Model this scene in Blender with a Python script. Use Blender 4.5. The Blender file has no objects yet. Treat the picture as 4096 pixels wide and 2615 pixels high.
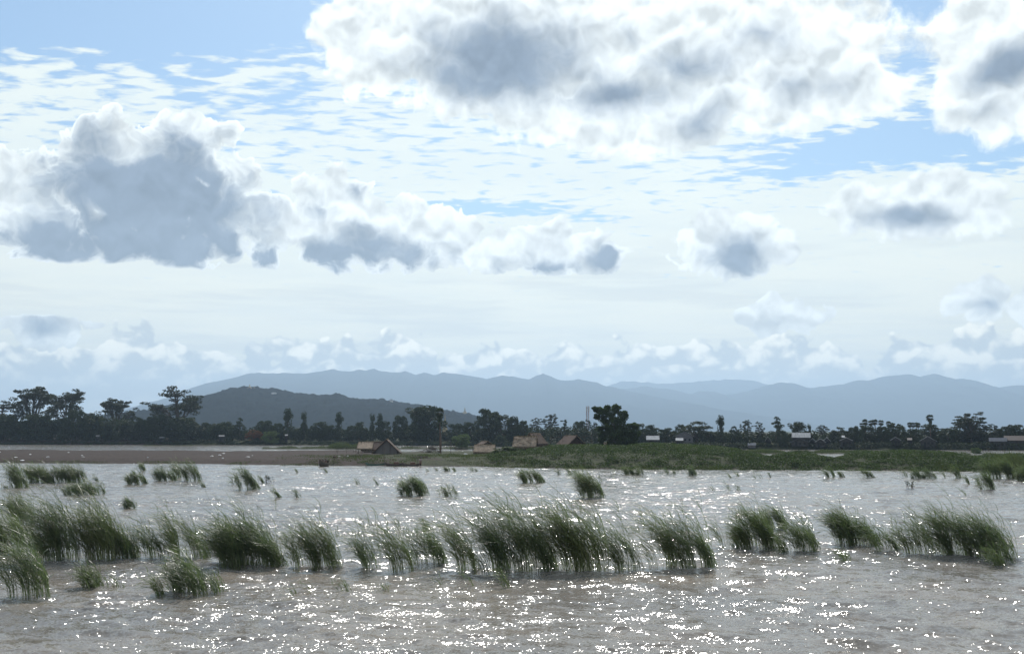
import bpy, math, random
import numpy as np
from mathutils import Vector, Matrix

random.seed(7)
RNG = np.random.default_rng(7)
S = bpy.context.scene
COL = S.collection
R = math.radians

# ------------------------------------------------------------------ camera
CAM_H = 6.8
FPX = 4000.0                       # focal length in photo pixels (4096 wide)
HORIZON = 1722.0
PITCH = math.atan((HORIZON - 1307.5) / FPX)
cam_d = bpy.data.cameras.new("camera")
cam_d.sensor_width = 36.0
cam_d.lens = 36.0 * FPX / 4096.0
cam_d.clip_start = 0.5
cam_d.clip_end = 80000.0
cam = bpy.data.objects.new("camera", cam_d)
COL.objects.link(cam)
cam.location = (0, 0, CAM_H)
cam.rotation_euler = (math.pi / 2 + PITCH, 0, 0)
S.camera = cam
S.render.resolution_x = 1024
S.render.resolution_y = 653

SUN_EL, SUN_AZ = 45.0, 1.5         # azimuth measured from +Y towards +X
S.view_settings.view_transform = 'Standard'
S.view_settings.look = 'None'
S.view_settings.gamma = 1
S.view_settings.exposure = 0.40
S.cycles.max_bounces = 6
S.cycles.diffuse_bounces = 2
S.cycles.glossy_bounces = 2
S.cycles.transmission_bounces = 3
S.cycles.transparent_max_bounces = 6
S.cycles.volume_bounces = 0
S.cycles.use_denoising = True
S.cycles.sample_clamp_indirect = 4.0


def ray(px, py):
    """unit world direction through a photo pixel"""
    u = (px - 2048.0) / FPX
    v = (1307.5 - py) / FPX
    c, s = math.cos(PITCH), math.sin(PITCH)
    d = Vector((u, c - v * s, s + v * c))
    return d.normalized()


def on_z(px, py, z=0.0):
    d = ray(px, py)
    t = (z - CAM_H) / d.z
    return Vector((d.x * t, d.y * t, z))


def on_y(px, py, Y):
    d = ray(px, py)
    t = Y / d.y
    return Vector((d.x * t, Y, CAM_H + d.z * t))


def ix(px, Y):
    """world x of photo column px at distance Y (row near the horizon)"""
    return on_y(px, HORIZON, Y).x


# ------------------------------------------------------------------ sky (world)
W = bpy.data.worlds.new("World")
S.world = W
W.use_nodes = True
WT = W.node_tree
WT.nodes.clear()


class NB:
    def __init__(self, tree):
        self.t = tree

    def _in(self, node, idx, v):
        if v is None:
            return
        if isinstance(v, bpy.types.NodeSocket):
            self.t.links.new(v, node.inputs[idx])
        else:
            node.inputs[idx].default_value = v

    def m(self, op, a, b=None, c=None, clamp=False):
        n = self.t.nodes.new('ShaderNodeMath')
        n.operation = op
        n.use_clamp = clamp
        self._in(n, 0, a); self._in(n, 1, b); self._in(n, 2, c)
        return n.outputs[0]

    def v(self, op, a, b=None, c=None, out=0):
        n = self.t.nodes.new('ShaderNodeVectorMath')
        n.operation = op
        self._in(n, 0, a); self._in(n, 1, b); self._in(n, 2, c)
        return n.outputs[out]

    def noise(self, vec, scale, detail=4, rough=0.5, dims='3D', lac=2.0, dist=0.0, color=False):
        n = self.t.nodes.new('ShaderNodeTexNoise')
        n.noise_dimensions = dims
        self._in(n, 'Vector', vec)
        n.inputs['Scale'].default_value = scale
        n.inputs['Detail'].default_value = detail
        n.inputs['Roughness'].default_value = rough
        n.inputs['Lacunarity'].default_value = lac
        n.inputs['Distortion'].default_value = dist
        return n.outputs['Color' if color else 'Fac']

    def ss(self, x, lo, hi, a=0.0, b=1.0, kind='SMOOTHSTEP'):
        n = self.t.nodes.new('ShaderNodeMapRange')
        n.interpolation_type = kind
        self._in(n, 0, x); self._in(n, 1, lo); self._in(n, 2, hi)
        self._in(n, 3, a); self._in(n, 4, b)
        return n.outputs[0]

    def mix(self, f, a, b, blend='MIX'):
        n = self.t.nodes.new('ShaderNodeMix')
        n.data_type = 'RGBA'
        n.blend_type = blend
        n.clamp_factor = True
        self._in(n, 0, f)
        self._in(n, 6, a if isinstance(a, bpy.types.NodeSocket) else tuple(a) + (1.0,))
        self._in(n, 7, b if isinstance(b, bpy.types.NodeSocket) else tuple(b) + (1.0,))
        return n.outputs[2]

    def comb(self, x, y, z=0.0):
        n = self.t.nodes.new('ShaderNodeCombineXYZ')
        self._in(n, 0, x); self._in(n, 1, y); self._in(n, 2, z)
        return n.outputs[0]


def azel(X, Y):
    d = ray(X * 1.7017, Y * 1.7017)
    return math.degrees(math.atan2(d.x, d.y)), math.degrees(math.asin(d.z))


# cumulus bodies: centre, radii and edge crispness in overview pixels of the photograph, turned into compass directions
BODIES = [(350, 460, 265, 180), (430, 335, 150, 78), (290, 360, 130, 90), (70, 500, 120, 120), (300, 580, 350, 60), (555, 480, 75, 140),
          (850, 550, 250, 110), (800, 450, 120, 65), (1035, 565, 120, 85), (640, 540, 80, 110),
          (1270, 590, 215, 75), (1735, 585, 175, 105), (2190, 482, 230, 85),
          (1220, 100, 500, 190), (1780, 130, 350, 190), (1480, 270, 380, 110), (860, 110, 160, 140), (1950, 210, 190, 80),
          (2370, 140, 230, 180), (2282, 698, 90, 58), (2410, 712, 66, 48), (135, 760, 95, 66),
          (1830, 760, 120, 44)]
# thick grey hearts of those clouds: centre, radii, strength
HEARTS = [(360, 490, 270, 170, 1.25), (420, 400, 160, 115, .85), (290, 400, 120, 90, .8), (300, 590, 360, 75, 1.35), (560, 590, 120, 60, 1.0), (760, 625, 250, 62, 1.15), (890, 585, 150, 60, .8),
          (745, 480, 60, 40, .55), (850, 440, 55, 36, .6), (60, 560, 90, 60, .8),
          (1270, 645, 110, 44, .85), (1405, 605, 65, 50, .85), (1740, 615, 115, 72, 1.0), (2170, 512, 150, 34, .8),
          (1190, 130, 235, 115, .88), (1150, 180, 300, 66, .72), (1430, 225, 260, 56, .72), (1600, 150, 160, 60, .6), (1350, 180, 190, 60, .5),
          (1800, 85, 150, 50, .42), (1900, 205, 170, 55, .5), (1650, 280, 110, 60, .5), (1480, 90, 80, 60, .4),
          (2385, 150, 150, 50, .78), (2330, 250, 120, 40, .4), (2290, 712, 62, 32, .6), (130, 765, 62, 34, .7),
          (1070, 600, 26, 36, .5), (1830, 775, 70, 14, .35)]
# small sunlit wisps in front of the big left cloud
WISPS = [(230, 495, 30, 34, 1.), (362, 525, 30, 30, 1.), (415, 515, 26, 52, 1.), (285, 530, 18, 26, 1.), (478, 412, 14, 10, 1.)]
# open blue between the high cloud
BLUES = [(180, 10, 620, 150, 1.0), (600, 50, 240, 100, .8), (2110, 335, 430, 70, 1.0), (2350, 335, 260, 70, .8),
         (1150, 492, 260, 30, .75), (1380, 500, 150, 26, .55), (2100, 60, 320, 60, .42), (1640, 20, 120, 50, .5),
         (1560, 665, 160, 10, .35), (1900, 395, 260, 32, .7), (560, 240, 300, 60, .3)]


def build_world():
    b = NB(WT)
    tc = WT.nodes.new('ShaderNodeTexCoord').outputs['Generated']
    D = b.v('NORMALIZE', tc)
    sep = WT.nodes.new('ShaderNodeSeparateXYZ')
    WT.links.new(D, sep.inputs[0])
    dx, dy, dz = sep.outputs
    az = b.m('MULTIPLY', b.m('ARCTAN2', dx, dy), 57.2958)
    el = b.m('MULTIPLY', b.m('ARCSINE', dz), 57.2958)
    P = b.comb(az, el, 0.0)
    sky = WT.nodes.new('ShaderNodeTexSky')
    sky.sky_type = 'NISHITA'
    sky.sun_disc = False
    sky.sun_elevation = R(SUN_EL)
    sky.sun_rotation = R(SUN_AZ)
    sky.air_density = 1.0
    sky.dust_density = 0.6
    sky.ozone_density = 1.0
    K = 10.0                                        # Background strength is 0.1
    # ---- warp that pushes the soft bodies into heaped shapes
    w1 = b.noise(P, 0.14, 2, .5, '2D', color=True)
    w2 = b.noise(P, 0.55, 2, .5, '2D', color=True)
    q = b.v('MULTIPLY_ADD', w1, (3.0, 1.8, 0), P)
    q = b.v('MULTIPLY_ADD', w2, (1.2, 1.0, 0), q)
    q = b.v('ADD', q, (-2.1, -1.4, 0))

    def billow(off, det):
        pos = P if off is None else b.v('ADD', P, off)
        vor = WT.nodes.new('ShaderNodeTexVoronoi')
        vor.voronoi_dimensions = '2D'
        vor.feature = 'SMOOTH_F1'
        vor.inputs['Scale'].default_value = 0.5
        vor.inputs['Detail'].default_value = det
        vor.inputs['Roughness'].default_value = 0.5
        vor.inputs['Lacunarity'].default_value = 2.3
        vor.inputs['Smoothness'].default_value = 0.18
        WT.links.new(b.v('MULTIPLY_ADD', w2, (1.6, 1.6, 0), pos), vor.inputs['Vector'])
        return vor.outputs['Distance']
    v0 = billow(None, 3.0)
    va = billow((.03, -.2, 0), .8)
    v1 = billow((-.05, .34, 0), .8)
    fine = b.noise(P, 0.45, 9, .57, '2D', 2.1, .2)
    fine_lo = b.noise(P, 0.45, 2.2, .5, '2D', 2.1, .2)
    fine_up = b.noise(b.v('ADD', P, (-0.05, 0.5, 0)), 0.45, 2.2, .5, '2D', 2.1, .2)
    nn = b.m('ADD', b.m('MULTIPLY', b.m('SUBTRACT', .56, v0), b.ss(b.m('MULTIPLY_ADD', az, .35, el), 9.0, 20.0, .85, .38)), b.m('MULTIPLY', b.m('SUBTRACT', fine, .5), .95))

    def field(lst, strength):
        acc = None
        for t in lst:
            a, e = azel(t[0], t[1])
            rx, ry = t[2] * 1.7017 / 70.0, t[3] * 1.7017 / 70.0
            if strength and lst is HEARTS:
                rx, ry = rx * 1.32, ry * 1.42
            L = b.v('LENGTH', b.v('MULTIPLY', b.v('SUBTRACT', q, (a, e, 0)), (1 / rx, 1 / ry, 0)), out=1)
            g = b.m('SUBTRACT', 1.0, L)
            if strength:
                g = b.m('MULTIPLY', b.m('MAXIMUM', g, 0.0), t[4] * 1.6)
                acc = g if acc is None else b.m('SMOOTH_MAX', acc, g, 0.12)
            else:
                g = b.m('MULTIPLY', g, min(rx, ry) ** .45)
                acc = g if acc is None else b.m('SMOOTH_MAX', acc, g, 0.25)
        return acc
    F = field(BODIES, False)
    G = field(HEARTS, True)
    B = field(BLUES, True)
    e0 = azel(600, 648)[1]                          # the left-hand cumulus share one flat base
    base = b.m('MULTIPLY', b.m('MULTIPLY', b.ss(b.m('MULTIPLY_ADD', fine, -.5, el), e0 - .75, e0 + .15, 1.6, 0.0), b.ss(az, 5., 9., 1., 0.)), b.ss(el, e0 - 3.0, e0 - 2.2))
    dens = b.m('SUBTRACT', b.m('MULTIPLY_ADD', F, 1.25, nn), base)
    fuzzy = b.ss(b.m('MULTIPLY_ADD', az, .35, el), 9.0, 21.0, .07, .42)      # the high right-hand clouds have woolly edges
    a_cu = b.ss(dens, 0.0, fuzzy)
    thick = b.ss(dens, 0.05, .6)
    heart = b.m('MULTIPLY', b.ss(b.m('SUBTRACT', b.m('MULTIPLY_ADD', nn, 0.62, G), b.m('MULTIPLY', b.m('MULTIPLY', field(WISPS, True), b.ss(fine, .3, .62)), .75)), .0, 1.08), b.m('MULTIPLY_ADD', thick, .85, .15))
    relief = b.m('ADD', b.m('MULTIPLY', b.m('SUBTRACT', v1, va), .75), b.m('ADD', b.m('MULTIPLY', b.m('SUBTRACT', fine_lo, fine_up), 1.1), b.m('MULTIPLY', b.m('SUBTRACT', fine, fine_lo), 1.2)))
    # ---- high rippled sheet on a flat layer far above
    inv = b.m('DIVIDE', 1.0, b.m('ADD', b.m('MAXIMUM', dz, 0.0), 0.06))
    pl = b.comb(b.m('MULTIPLY', dx, inv), b.m('MULTIPLY', dy, inv), 0.0)
    mp = WT.nodes.new('ShaderNodeMapping')
    WT.links.new(pl, mp.inputs[0])
    mp.inputs['Rotation'].default_value = (0, 0, R(-38))
    mp.inputs['Scale'].default_value = (0.8, 1.5, 1)
    rip = b.noise(mp.outputs[0], 14.0, 3, .5, '2D', 2.0, .25)
    rip2 = b.noise(mp.outputs[0], 1.3, 4, .55, '2D')
    cov = b.m('ADD', b.m('MULTIPLY', b.m('SUBTRACT', rip, .5), 3.8), b.m('MULTIPLY', b.m('SUBTRACT', rip2, .5), 1.0))
    low = b.ss(el, 6.0, 19.0, 1.0, -.1)
    edge = b.ss(b.m('MULTIPLY_ADD', az, 0.05, el), 16.5, 22.5, .52, -.05)
    cov = b.m('ADD', b.m('ADD', cov, low), edge)
    cov = b.m('SUBTRACT', cov, b.m('MULTIPLY', B, 1.7))
    a_sh = b.m('MULTIPLY', b.ss(cov, -.45, .6), .95)
    # ---- colours
    milky = b.ss(el, 1.0, 15.0)
    shc = b.mix(milky, (.90, .86, .68), (.76, .795, .72))
    shc = b.mix(b.ss(rip2, .3, .75, 0, .2), shc, (.46, .56, .64))
    s = b.v('MULTIPLY', sky.outputs[0], SKY_TINT)
    s = b.mix(.12, s, (.55 * K, .62 * K, .70 * K))
    col = b.mix(a_sh, s, b.v('MULTIPLY', shc, (K, K, K)))
    strat = b.noise(b.comb(b.m('MULTIPLY', az, .07), b.m('MULTIPLY', el, .75)), 1.0, 4, .55, '2D')
    col = b.mix(b.m('MULTIPLY', b.ss(strat, .48, .68), b.ss(el, 13., 8., 0., .42)), col, (.54 * K, .57 * K, .56 * K))
    # low bank of cumulus along the horizon
    lv = WT.nodes.new('ShaderNodeTexVoronoi'); lv.voronoi_dimensions = '2D'; lv.feature = 'SMOOTH_F1'
    for nme, val in (('Scale', .40), ('Detail', 2.), ('Roughness', .45), ('Lacunarity', 2.2), ('Smoothness', .4)):
        lv.inputs[nme].default_value = val
    lpos = b.comb(az, b.m('MULTIPLY', el, 1.3))
    WT.links.new(b.v('MULTIPLY_ADD', w2, (1.5, 1.5, 0), lpos), lv.inputs['Vector'])
    lv2 = WT.nodes.new('ShaderNodeTexVoronoi'); lv2.voronoi_dimensions = '2D'; lv2.feature = 'SMOOTH_F1'
    for nme, val in (('Scale', .40), ('Detail', 1.), ('Roughness', .45), ('Lacunarity', 2.2), ('Smoothness', .4)):
        lv2.inputs[nme].default_value = val
    WT.links.new(b.v('ADD', b.v('MULTIPLY_ADD', w2, (1.5, 1.5, 0), lpos), (-.06, .34, 0)), lv2.inputs['Vector'])
    tops = b.noise(b.comb(az, 0.0), 0.22, 3, .6, '2D')
    lbn = b.noise(lpos, .7, 6, .52, '2D')
    lbd = b.m('ADD', b.m('ADD', b.m('MULTIPLY', b.m('SUBTRACT', .5, lv.outputs['Distance']), 1.7), b.m('MULTIPLY', b.m('SUBTRACT', lbn, .5), 1.2)),
              b.m('SUBTRACT', b.m('MULTIPLY_ADD', tops, 5.0, 2.7), b.m('MULTIPLY', el, 1.0)))
    a_lb = b.m('MULTIPLY', b.ss(lbd, -.05, .2), .92)
    lrel = b.ss(b.m('ADD', b.m('SUBTRACT', lv2.outputs['Distance'], lv.outputs['Distance']), b.m('MULTIPLY', b.m('SUBTRACT', lbn, .5), .9)), -.2, .18)
    lbc = b.mix(lrel, (.50, .53, .52), (1.15, 1.1, .92))
    lbc = b.mix(b.ss(b.m('MULTIPLY_ADD', b.m('SUBTRACT', lbn, .5), 2.5, el), 2.2, 4.0, .8, 0.0), lbc, (.50, .54, .54))
    col = b.mix(a_lb, col, b.v('MULTIPLY', lbc, (K, K, K)))
    # the cumulus
    lit = b.mix(b.ss(el, 3.0, 10.0), (.84, .86, .80), (.80, .835, .81))
    shade = b.mix(b.ss(el, 4.0, 16.0), (.20, .24, .29), (.165, .205, .265))
    cc = b.mix(b.ss(dens, .1, 2.3, 0, .22), lit, (.5, .55, .62))
    cc = b.mix(heart, cc, shade)
    rel = b.m('MULTIPLY_ADD', relief, b.ss(heart, 0.0, .9, .75, .5), 1.0)
    rel = b.m('MAXIMUM', b.m('MINIMUM', rel, 1.15), 0.7)
    n = b.v('SCALE', cc, None)
    WT.links.new(b.m('MULTIPLY', rel, K), n.node.inputs['Scale'])
    col = b.mix(a_cu, col, n)
    bg = WT.nodes.new('ShaderNodeBackground')
    WT.links.new(col, bg.inputs[0])
    bg.inputs[1].default_value = 0.1
    out = WT.nodes.new('ShaderNodeOutputWorld')
    WT.links.new(bg.outputs[0], out.inputs[0])
    W.cycles.sampling_method = 'NONE'


SKY_TINT = (.62, .79, .86)
build_world()

sun_d = bpy.data.lights.new("sun", 'SUN')
sun_d.energy = 3.6
sun_d.angle = R(0.53)
sun_d.color = (1.0, .96, .9)
sun = bpy.data.objects.new("sun", sun_d)
COL.objects.link(sun)
sd = Vector((math.sin(R(SUN_AZ)) * math.cos(R(SUN_EL)), math.cos(R(SUN_AZ)) * math.cos(R(SUN_EL)), math.sin(R(SUN_EL))))
sun.rotation_euler = sd.to_track_quat('Z', 'Y').to_euler()
sun.location = (0, 0, 60)


# ------------------------------------------------------------------ helpers
def mesh_np(name, V, Fq, mat=None, smooth=False, tris=None):
    V = np.asarray(V, dtype=np.float32).reshape(-1, 3)
    me = bpy.data.meshes.new(name)
    Fq = np.asarray(Fq, dtype=np.int32)
    k = Fq.shape[1]
    me.vertices.add(len(V)); me.vertices.foreach_set('co', V.ravel())
    me.loops.add(Fq.size); me.loops.foreach_set('vertex_index', Fq.ravel())
    me.polygons.add(len(Fq))
    me.polygons.foreach_set('loop_start', np.arange(0, Fq.size, k, dtype=np.int32))
    try:
        me.polygons.foreach_set('loop_total', np.full(len(Fq), k, dtype=np.int32))
    except Exception:
        pass
    if smooth:
        me.polygons.foreach_set('use_smooth', np.ones(len(Fq), dtype=bool))
    me.update(calc_edges=True)
    if mat:
        me.materials.append(mat)
    return me


def link(name, me, parent=None, loc=None):
    o = bpy.data.objects.new(name, me)
    COL.objects.link(o)
    if parent:
        o.parent = parent
    if loc is not None:
        o.location = loc
    return o


def tag(o, label, cat, group=None, kind=None):
    o['label'] = label
    o['category'] = cat
    if group:
        o['group'] = group
    if kind:
        o['kind'] = kind
    return o


def thing(name, label, cat, loc=(0, 0, 0), rz=0.0, group=None):
    o = bpy.data.objects.new(name, None)
    o.empty_display_size = 0.5
    COL.objects.link(o)
    o.location = loc
    o.rotation_euler = (0, 0, rz)
    return tag(o, label, cat, group)


def copy_tree(src, loc, rz=0, scale=(1, 1, 1), label=None, group=None):
    r = src.copy(); COL.objects.link(r)
    r.location = loc; r.rotation_euler = (0, 0, rz); r.scale = scale
    if label: r['label'] = label
    if group: r['group'] = group
    for ch in list(src.children):
        c = ch.copy(); COL.objects.link(c); c.parent = r
        for g in list(ch.children):
            d = g.copy(); COL.objects.link(d); d.parent = c
    return r


class MB:
    """collects polygons into one mesh"""
    def __init__(self):
        self.v, self.f = [], []

    def add(self, vs, fs):
        n = len(self.v)
        self.v += [tuple(p) for p in vs]
        self.f += [tuple(i + n for i in f) for f in fs]
        return self

    def box(self, c, s, rz=0.0, rx=0.0, ry=0.0):
        M = Matrix.Translation(c) @ Matrix.Rotation(rz, 4, 'Z') @ Matrix.Rotation(ry, 4, 'Y') @ Matrix.Rotation(rx, 4, 'X')
        P = [M @ Vector((x * s[0] / 2, y * s[1] / 2, z * s[2] / 2)) for x in (-1, 1) for y in (-1, 1) for z in (-1, 1)]
        return self.add(P, [(0, 1, 3, 2), (4, 6, 7, 5), (0, 4, 5, 1), (2, 3, 7, 6), (0, 2, 6, 4), (1, 5, 7, 3)])

    def tube(self, pts, rad, n=7, cap=True):
        pts = [Vector(p) for p in pts]
        rr = rad if isinstance(rad, (list, tuple)) else [rad] * len(pts)
        vs, fs = [], []
        for i, p in enumerate(pts):
            t = (pts[min(i + 1, len(pts) - 1)] - pts[max(i - 1, 0)]).normalized()
            a = t.cross(Vector((0, 0, 1)))
            if a.length < 1e-3:
                a = Vector((1, 0, 0))
            a.normalize(); c = t.cross(a)
            for k in range(n):
                th = 2 * math.pi * k / n
                vs.append(p + (a * math.cos(th) + c * math.sin(th)) * rr[i])
        for i in range(len(pts) - 1):
            for k in range(n):
                fs.append((i * n + k, i * n + (k + 1) % n, (i + 1) * n + (k + 1) % n, (i + 1) * n + k))
        if cap:
            fs.append(tuple(range(n - 1, -1, -1)))
            fs.append(tuple((len(pts) - 1) * n + k for k in range(n)))
        return self.add(vs, fs)

    def lathe(self, prof, n=16, c=(0, 0, 0)):
        vs, fs = [], []
        for r_, z in prof:
            for k in range(n):
                th = 2 * math.pi * k / n
                vs.append((c[0] + r_ * math.cos(th), c[1] + r_ * math.sin(th), c[2] + z))
        for i in range(len(prof) - 1):
            for k in range(n):
                fs.append((i * n + k, i * n + (k + 1) % n, (i + 1) * n + (k + 1) % n, (i + 1) * n + k))
        return self.add(vs, fs)

    def build(self, name, mat, parent=None, smooth=False, loc=None):
        me = bpy.data.meshes.new(name)
        me.from_pydata(self.v, [], self.f)
        if smooth:
            me.polygons.foreach_set('use_smooth', [True] * len(me.polygons))
        me.update()
        me.materials.append(mat)
        return link(name, me, parent, loc)


ONES = "first second third fourth fifth sixth seventh eighth ninth tenth eleventh twelfth thirteenth fourteenth fifteenth sixteenth seventeenth eighteenth nineteenth".split()


def ordinal(i):
    n = i + 1
    if n < 20:
        return ONES[n - 1]
    t = {2: "twent", 3: "thirt", 4: "fort", 5: "fift", 6: "sixt"}[n // 10]
    return t + ("ieth" if n % 10 == 0 else "y-" + ONES[n % 10 - 1])


# ------------------------------------------------------------------ materials
def new_mat(name):
    m = bpy.data.materials.new(name)
    m.use_nodes = True
    t = m.node_tree
    p = t.nodes['Principled BSDF']
    return m, t, p, NB(t)


def mat_simple(name, c1, c2=None, scale=4.0, rough=.9, metal=0.0, stretch=(1, 1, 1), bump=0.0, spec=.3, detail=5, dist=0.0, coord='Object'):
    m, t, p, b = new_mat(name)
    p.inputs['Roughness'].default_value = rough
    p.inputs['Metallic'].default_value = metal
    p.inputs['Specular IOR Level'].default_value = spec
    tc = t.nodes.new('ShaderNodeTexCoord').outputs[coord]
    vec = b.v('MULTIPLY', tc, stretch)
    n = b.noise(vec, scale, detail, .6, dist=dist)
    c2 = c2 or tuple(x * .6 for x in c1)
    t.links.new(b.mix(b.ss(n, .3, .7), c2, c1), p.inputs['Base Color'])
    if bump:
        bn = t.nodes.new('ShaderNodeBump')
        bn.inputs['Distance'].default_value = bump
        t.links.new(n, bn.inputs['Height'])
        t.links.new(bn.outputs[0], p.inputs['Normal'])
    return m


def mat_leaf(name, c1, c2, trans=.25, var_scale=.35):
    m, t, p, b = new_mat(name)
    geo = t.nodes.new('ShaderNodeNewGeometry')
    n = b.noise(geo.outputs['Position'], var_scale, 3, .6)
    rp = geo.outputs['Random Per Island']
    f = b.m('MULTIPLY_ADD', rp, .55, b.m('MULTIPLY_ADD', b.m('SUBTRACT', n, .5), 1.6, .25), clamp=True)
    colr = b.mix(f, c1, c2)
    t.links.new(colr, p.inputs['Base Color'])
    p.inputs['Roughness'].default_value = .75
    p.inputs['Specular IOR Level'].default_value = .25
    tr = t.nodes.new('ShaderNodeBsdfTranslucent')
    t.links.new(b.mix(.5, colr, (.10, .16, .03)), tr.inputs[0])
    mx = t.nodes.new('ShaderNodeMixShader')
    mx.inputs[0].default_value = trans
    t.links.new(p.outputs[0], mx.inputs[1]); t.links.new(tr.outputs[0], mx.inputs[2])
    t.links.new(mx.outputs[0], t.nodes['Material Output'].inputs[0])
    return m


M = {}
M['leaf_far'] = mat_leaf('far_foliage', (.018, .026, .014), (.035, .048, .02), .12, .12)
M['leaf_mid'] = mat_leaf('wood_foliage', (.016, .022, .014), (.036, .047, .02), .10, .07)
M['leaf_open'] = mat_leaf('open_foliage', (.02, .026, .018), (.036, .042, .026), .12, .2)
M['leaf_near'] = mat_leaf('lone_tree_foliage', (.022, .036, .012), (.05, .075, .02), .22, .4)
M['leaf_pale'] = mat_leaf('pale_foliage', (.06, .085, .03), (.10, .14, .05), .3, .5)
M['bush'] = mat_leaf('bush_foliage', (.015, .028, .009), (.055, .082, .024), .28, .11)
M['weeds'] = mat_leaf('weed_blades', (.04, .055, .02), (.09, .095, .04), .3, .15)
M['reed'] = mat_leaf('reed_blades', (.055, .082, .036), (.15, .19, .09), .46, .9)
M['reed'].node_tree.nodes['Principled BSDF'].inputs['Roughness'].default_value = .42
M['reed'].node_tree.nodes['Principled BSDF'].inputs['Specular IOR Level'].default_value = .5
_t = M['reed'].node_tree; _b = NB(_t)
_mx = [n for n in _t.nodes if n.bl_idname == 'ShaderNodeMix'][0]
_g = _t.nodes.new('ShaderNodeNewGeometry')
_oi = _t.nodes.new('ShaderNodeObjectInfo').outputs['Random']
_tone = _b.mix(_oi, (.82, .9, .95), (1.35, 1.2, .95))
_dead = _b.mix(_b.m('GREATER_THAN', _g.outputs['Random Per Island'], .9), _b.mix(1.0, _mx.outputs[2], _tone, 'MULTIPLY'), (.18, .16, .09))
for _l in [l for l in _t.links if l.from_node == _mx and l.to_node.bl_idname != 'ShaderNodeMix']:
    _to = _l.to_socket; _t.links.remove(_l); _t.links.new(_dead, _to)
M['dead_reed'] = mat_leaf('reed_stems', (.035, .04, .02), (.10, .095, .045), .15, .9)
M['red_flower'] = mat_leaf('red_blossom', (.09, .018, .012), (.14, .03, .018), .3, .5)
M['bark'] = mat_simple('bark', (.10, .08, .065), (.04, .033, .03), 3.0, stretch=(1, 1, .25), bump=.05)
M['palm_bark'] = mat_simple('palm_bark', (.16, .11, .085), (.07, .05, .04), 5.0, stretch=(.3, .3, 3), bump=.03)
M['thatch'] = mat_simple('thatch', (.11, .07, .05), (.045, .03, .024), 3.0, stretch=(6, 1.2, 1.2), bump=.06, detail=8)
M['thatch_pale'] = mat_simple('pale_thatch', (.36, .28, .205), (.10, .075, .056), 2.2, stretch=(4, 1.2, 1.2), bump=.08, detail=8)
M['thatch_red'] = mat_simple('red_brown_thatch', (.08, .046, .034), (.04, .024, .019), 3.0, stretch=(6, 1.2, 1.2), bump=.06, detail=8)
M['straw'] = mat_leaf('loose_straw', (.13, .09, .06), (.28, .21, .14), .15, 2.0)
M['matting'] = mat_simple('bamboo_matting', (.16, .15, .15), (.11, .10, .10), 14.0, stretch=(1, 1, .3), bump=.01)
M['wood'] = mat_simple('weathered_wood', (.13, .10, .08), (.06, .045, .04), 6.0, stretch=(1, 1, .2), bump=.01)
M['boat'] = mat_simple('dark_boat_wood', (.075, .055, .045), (.03, .025, .022), 3.0, stretch=(.3, 2, 2), rough=.6, spec=.4)
M['boat_in'] = mat_simple('pale_boat_plank', (.22, .17, .13), (.12, .09, .07), 4.0, stretch=(.3, 2, 2), rough=.7)
M['boat_green'] = mat_simple('green_boat_paint', (.07, .14, .11), (.05, .09, .07), 4.0, rough=.6)
M['skin'] = mat_simple('skin', (.22, .12, .08), (.18, .10, .065), 10, rough=.6)
M['hair'] = mat_simple('black_hair', (.015, .013, .012), (.01, .01, .01), 10, rough=.5)
M['shirt'] = mat_simple('pale_shirt', (.42, .38, .42), (.3, .27, .31), 8)
M['shirt_dark'] = mat_simple('dark_shirt', (.04, .04, .06), (.025, .025, .035), 8)
M['sarong'] = mat_simple('sarong', (.06, .035, .04), (.03, .02, .025), 8)
M['litter'] = mat_simple('white_litter', (.75, .76, .76), (.55, .55, .54), 5)
M['zinc'] = mat_simple('sheet_metal_roof', (.30, .32, .34), (.12, .13, .15), 1.2, rough=.75, metal=0.0, spec=.15, stretch=(5, .4, .4))
M['zinc_grey'] = mat_simple('grey_metal_roof', (.09, .10, .12), (.06, .065, .08), 1.2, rough=.9, metal=.0, spec=.05, stretch=(5, .4, .4))
M['zinc_dim'] = mat_simple('dull_metal_roof', (.16, .17, .18), (.08, .085, .09), 1.2, rough=.8, stretch=(5, .4, .4), spec=.1)
M['rust_roof'] = mat_simple('rusty_roof', (.035, .018, .016), (.02, .012, .012), 1.2, rough=.7, stretch=(5, .4, .4))
M['house_wall'] = mat_simple('house_wall', (.045, .043, .045), (.025, .024, .026), 2.0)
M['house_wall_pale'] = mat_simple('pale_house_wall', (.13, .13, .15), (.09, .09, .10), 2.0)
M['dark_opening'] = mat_simple('dark_opening', (.012, .012, .014), (.008, .008, .01), 2.0)
M['stupa'] = mat_simple('gilded_brick', (.42, .31, .15), (.22, .18, .13), .6, rough=.5, metal=.25)
M['white_stupa'] = mat_simple('limewash', (.72, .70, .66), (.5, .49, .47), .8)
M['steel'] = mat_simple('painted_steel', (.30, .12, .10), (.35, .33, .33), .25, rough=.5, stretch=(.1, .1, 1))
M['crate'] = mat_simple('crate_wood', (.16, .07, .05), (.08, .04, .03), 6)


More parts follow.
